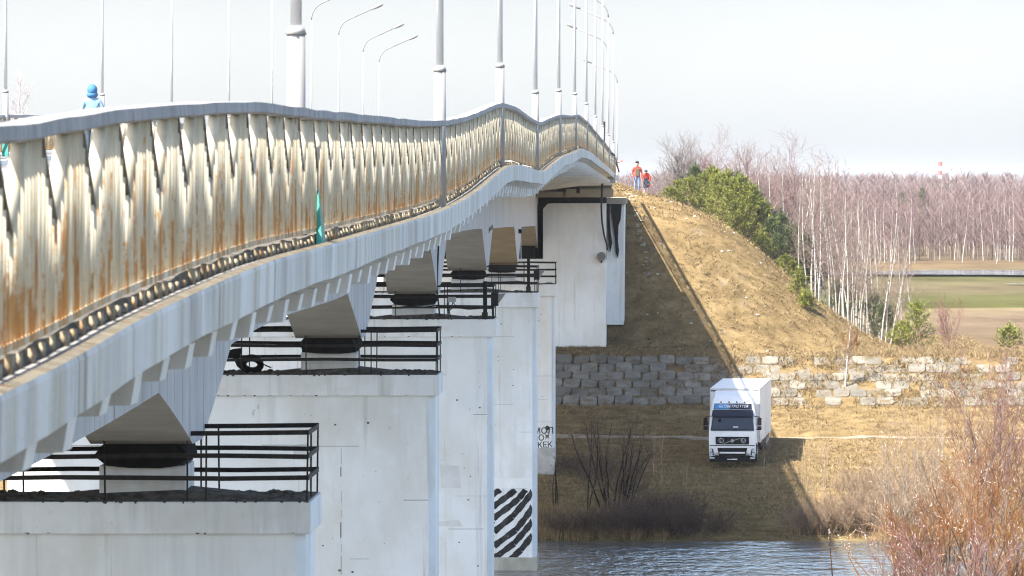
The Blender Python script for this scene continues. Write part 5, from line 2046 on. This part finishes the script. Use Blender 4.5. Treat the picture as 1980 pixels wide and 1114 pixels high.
def person(label, loc, rz, pose, mats, pick, hat_m, extra=None, hood=False, scale=1.0):
    t = thing('person', label, 'person', (0, 0, 0))
    J = [(0, 0, .95, .15, .75), (0, -.01 + pose.get('lean', 0) * .3, 1.15, .145, .72), (0, pose.get('lean', 0) * .75, 1.36, .175, .62), (0, pose.get('lean', 0) * 1.0, 1.49, .075), (0, pose.get('lean', 0) * 1.15, 1.56, .062)]
    E = [(0, 1), (1, 2), (2, 3), (3, 4)]
    hx = pose.get('head', (0, -.03, 1.66))
    J += [(hx[0], hx[1], hx[2] - .05, .082, 1.05), (hx[0], hx[1] + .01, hx[2] + .05, .092, 1.08), (hx[0], hx[1] + .015, hx[2] + .115, .06)]
    E += [(4, 5), (5, 6), (6, 7)]
    for s in (-1, 1):
        a = pose['arm_l' if s < 0 else 'arm_r']
        b = len(J)
        sh = (s * .19, pose.get('lean', 0) * .85, 1.40)
        J += [(*sh, .075), (*a[0], .056), (*a[1], .038)]
        E += [(2, b), (b, b + 1), (b + 1, b + 2)]
        tip = Vector(a[1]) + (Vector(a[1]) - Vector(a[0])).normalized() * .15
        hand(J, E, b + 2, tip, -s)
        l = pose['leg_l' if s < 0 else 'leg_r']
        b = len(J)
        J += [(s * .095, .0, .88, .098), (*l[0], .072), (*l[1], .05), (l[1][0], l[1][1] + .0, .055, .048), (l[1][0] + s * .02, l[1][1] - .14, .035, .04)]
        E += [(0, b), (b, b + 1), (b + 1, b + 2), (b + 2, b + 3), (b + 3, b + 4)]
    skin_body('body', J, E, mats, pick, t)
    h = Vector(hx)
    fc = MB()
    for s in (-1, 1):
        fc.ball((h.x + s * .034, h.y - .083, h.z + .02), .011, .008, .008, 8)
    fc.build('eyes', [cap], t, True)
    MB().ball((h.x, h.y - .098, h.z - .005), .014, .022, .024, 8).build('nose', [skin], t, True)
    MB().box(h.x - .025, h.x + .025, h.y - .091, h.y - .08, h.z - .052, h.z - .045).build('mouth', [plain('lips', (.4, .18, .15))], t)
    m = MB()
    if hood:
        m.ball((h.x, h.y + .025, h.z + .02), .135, .145, .16, 14)
        m.ball((h.x, h.y + .02, h.z - .1), .15, .14, .10, 14)
        m.build('hood', [hat_m], t, True)
    else:
        m.ball((h.x, h.y + .02, h.z + .085), .108, .118, .09, 14)
        m.build('cap', [hat_m], t, True)
        mm = MB()
        for s in (-1, 1):
            mm.ball((h.x + s * .092, h.y + .015, h.z + .0), .014, .025, .035, 8)
        mm.build('ears', [skin], t, True)
    if extra:
        extra(t)
    t.location = loc
    t.rotation_euler = (0, 0, rz)
    t.scale = (scale,) * 3
    return t


def pick1(c):
    if c.z < .11:
        return 3
    if c.z > 1.52:
        return 0
    if c.z < .93 and abs(c.x) < .22 and c.y > -.3:
        return 1
    if c.z < .93 and abs(c.x) > .2:
        return 0 if c.z < .84 else 2
    return 2


def vest(t):
    MB().hexa([(-.10, -.125, .95), (.10, -.125, .95), (.10, -.05, .95), (-.10, -.05, .95), (-.09, -.13, 1.40), (.09, -.13, 1.40), (.09, -.05, 1.40), (-.09, -.05, 1.40)]).build('vest_front', [olive], t, bevel=.02)
    m = MB()
    for s in (-1, 1):
        m.ball((s * .255, .02, .98), .05, .055, .018, 10)
    m.build('reflective_band', [reflect], t)


lg_ = lambda s, k=0: ((s * .11, -.02, .5), (s * .12, .03, .09))
X1, D1 = LX(1232, 331), 331
person('standing man in a red orange jacket, black cap and blue jeans on the slope top', (X1, D1, gz(X1, D1) - .02), .1,
       dict(arm_l=((-.27, .02, 1.13), (-.23, -.10, .92)), arm_r=((.27, .02, 1.13), (.24, -.08, .90)), leg_l=lg_(-1), leg_r=lg_(1), head=(0, -.04, 1.65)),
       [skin, jeans, orange, shoe], pick1, cap, vest, scale=1.13)


def pick2(c):
    if c.z < .11:
        return 3
    if c.z > 1.53:
        return 0
    if c.z < 1.0 and abs(c.x) < .3:
        for zz in (.30, .42, .55):
            if abs(c.z - zz) < .035:
                return 4
        if c.z > .78:
            return 2
        return 1
    if c.z < 1.02:
        return 2
    return 1 if (c.z > 1.2 or abs(c.x) > .12) else 2


def tool(t):
    MB().hexa([(-.19, -.32, .55), (.08, -.32, .55), (.08, -.2, .55), (-.19, -.2, .55), (-.17, -.32, .95), (.07, -.32, .95), (.07, -.2, .95), (-.17, -.2, .95)]).build('work_apron', [navy], t, bevel=.03)


X2, D2 = LX(1251, 330), 330
person('stooping worker in orange hi-vis clothes with striped trousers and a dark helmet', (X2, D2, gz(X2, D2) - .02), -.2,
       dict(lean=-.22, arm_l=((-.27, -.25, 1.10), (-.14, -.42, .98)), arm_r=((.27, -.25, 1.10), (.16, -.42, .98)), leg_l=((-.13, -.12, .48), (-.14, .02, .09)), leg_r=((.13, -.06, .5), (.14, .10, .09)), head=(0, -.34, 1.55)),
       [skin, orange, navy, shoe, reflect], pick2, navy, tool, scale=1.0)


def pick3(c):
    if c.z < .11:
        return 3
    if c.z > 1.53:
        return 0
    return 1 if c.z < .84 else 2


X3, D3 = -17.45, 157.0
person('walker in a blue hooded jacket seen over the near railing', (X3, D3, float(base_z(D3)) - .03), math.pi,
       dict(arm_l=((-.29, .0, 1.12), (-.28, -.05, .88)), arm_r=((.29, .02, 1.12), (.28, .02, .88)), leg_l=((-.11, -.12, .5), (-.11, -.05, .09)), leg_r=((.11, .02, .5), (.11, .2, .09)), head=(0, -.02, 1.66)),
       [skin, navy, bluej, shoe], pick3, bluehood, None, True, scale=1.16)

# ---------------------------------------------------------------- light, air, sky, camera
sun_from = Vector((-.575, -.48, 1.0)).normalized()
sl = bpy.data.lights.new('sun', 'SUN')
sl.energy = 5.0
sl.angle = math.radians(.6)
sl.color = (1.0, .93, .82)
so = link(bpy.data.objects.new('sun', sl))
so.rotation_euler = (-sun_from).to_track_quat('-Z', 'Y').to_euler()
so.location = (-60, -40, 120)

w = bpy.data.worlds.new('World')
scene.world = w
w.use_nodes = True
nt = w.node_tree
sky = nt.nodes.new('ShaderNodeTexSky')
sky.sky_type = 'NISHITA'
sky.sun_disc = False
sky.sun_elevation = math.asin(sun_from.z)
sky.sun_rotation = math.atan2(sun_from.x, sun_from.y)
sky.altitude = 100
sky.air_density = 1.0
sky.dust_density = 2.5
sky.ozone_density = 1.2
bg = nt.nodes['Background']
# hazy spring sky: milky white towards the horizon, thinner and bluer overhead
tc = nt.nodes.new('ShaderNodeTexCoord')
sxyz = nt.nodes.new('ShaderNodeSeparateXYZ')
nt.links.new(tc.outputs['Generated'], sxyz.inputs[0])
gain = ramp_node(nt, sxyz.outputs['Z'], [(0.0, (2.42, 2.44, 2.80)), (.012, (2.02, 2.04, 2.33)), (.035, (1.30, 1.27, 1.47)), (.09, (2.0, 1.94, 1.88)), (.3, (2.4, 2.28, 2.12)), (.62, (.95, .98, 1.05))])
mul = nt.nodes.new('ShaderNodeMix')
mul.data_type = 'RGBA'
mul.blend_type = 'MULTIPLY'
mul.inputs[0].default_value = 1.0
nt.links.new(sky.outputs['Color'], mul.inputs[6])
nt.links.new(gain, mul.inputs[7])
cl = nt.nodes.new('ShaderNodeTexNoise')
cl.inputs['Scale'].default_value = 14
cl.inputs['Detail'].default_value = 5
nt.links.new(tc.outputs['Generated'], cl.inputs['Vector'])
thin_cloud = ramp_node(nt, cl.outputs['Fac'], [(.35, (.955, .96, .965)), (.65, (1.01, 1.01, 1.01))])
mu2 = nt.nodes.new('ShaderNodeMix')
mu2.data_type = 'RGBA'
mu2.blend_type = 'MULTIPLY'
mu2.inputs[0].default_value = 1.0
nt.links.new(mul.outputs[2], mu2.inputs[6])
nt.links.new(thin_cloud, mu2.inputs[7])
nt.links.new(mu2.outputs[2], bg.inputs['Color'])
bg.inputs['Strength'].default_value = .075

# the air
me = bpy.data.meshes.new('haze')
me.from_pydata([(-6100, -70, -20.5), (6100, -70, -20.5), (6100, 4700, -20.5), (-6100, 4700, -20.5), (-6100, -70, 12.5), (6100, -70, 12.5), (6100, 4700, 12.5), (-6100, 4700, 12.5)], [], BOXF.tolist())
hm = bpy.data.materials.new('haze')
hm.use_nodes = True
hn = hm.node_tree
hn.nodes.remove(hn.nodes['Principled BSDF'])
pv = hn.nodes.new('ShaderNodeVolumePrincipled')
pv.inputs['Color'].default_value = (.84, .88, .95, 1)
pv.inputs['Density'].default_value = .00006
pv.inputs['Anisotropy'].default_value = 0.0
hn.links.new(pv.outputs['Volume'], hn.nodes['Material Output'].inputs['Volume'])
me.materials.append(hm)
ho = link(bpy.data.objects.new('haze', me))
tag(ho, kind='stuff')

cam = bpy.data.cameras.new('camera')
cam.sensor_width = 36
cam.lens = F / 1980 * 36
cam.shift_x = (990 - VX) / 1980
cam.shift_y = -(557 - HY) / 1980
cam.clip_start = .5
cam.clip_end = 20000
cam.dof.use_dof = True
cam.dof.focus_distance = 140
cam.dof.aperture_fstop = 11
co = link(bpy.data.objects.new('camera', cam))
co.rotation_euler = (math.pi / 2, 0, 0)
scene.camera = co

scene.view_settings.view_transform = 'Standard'
scene.view_settings.look = 'None'
scene.view_settings.gamma = 1
scene.view_settings.exposure = 1.88
scene.render.engine = 'CYCLES'
scene.cycles.use_denoising = True
scene.cycles.filter_width = 1.15
scene.cycles.max_bounces = 6
scene.cycles.diffuse_bounces = 3
scene.cycles.glossy_bounces = 3
scene.cycles.volume_bounces = 3
scene.cycles.transparent_max_bounces = 4
scene.cycles.use_adaptive_sampling = True
scene.cycles.adaptive_threshold = .02
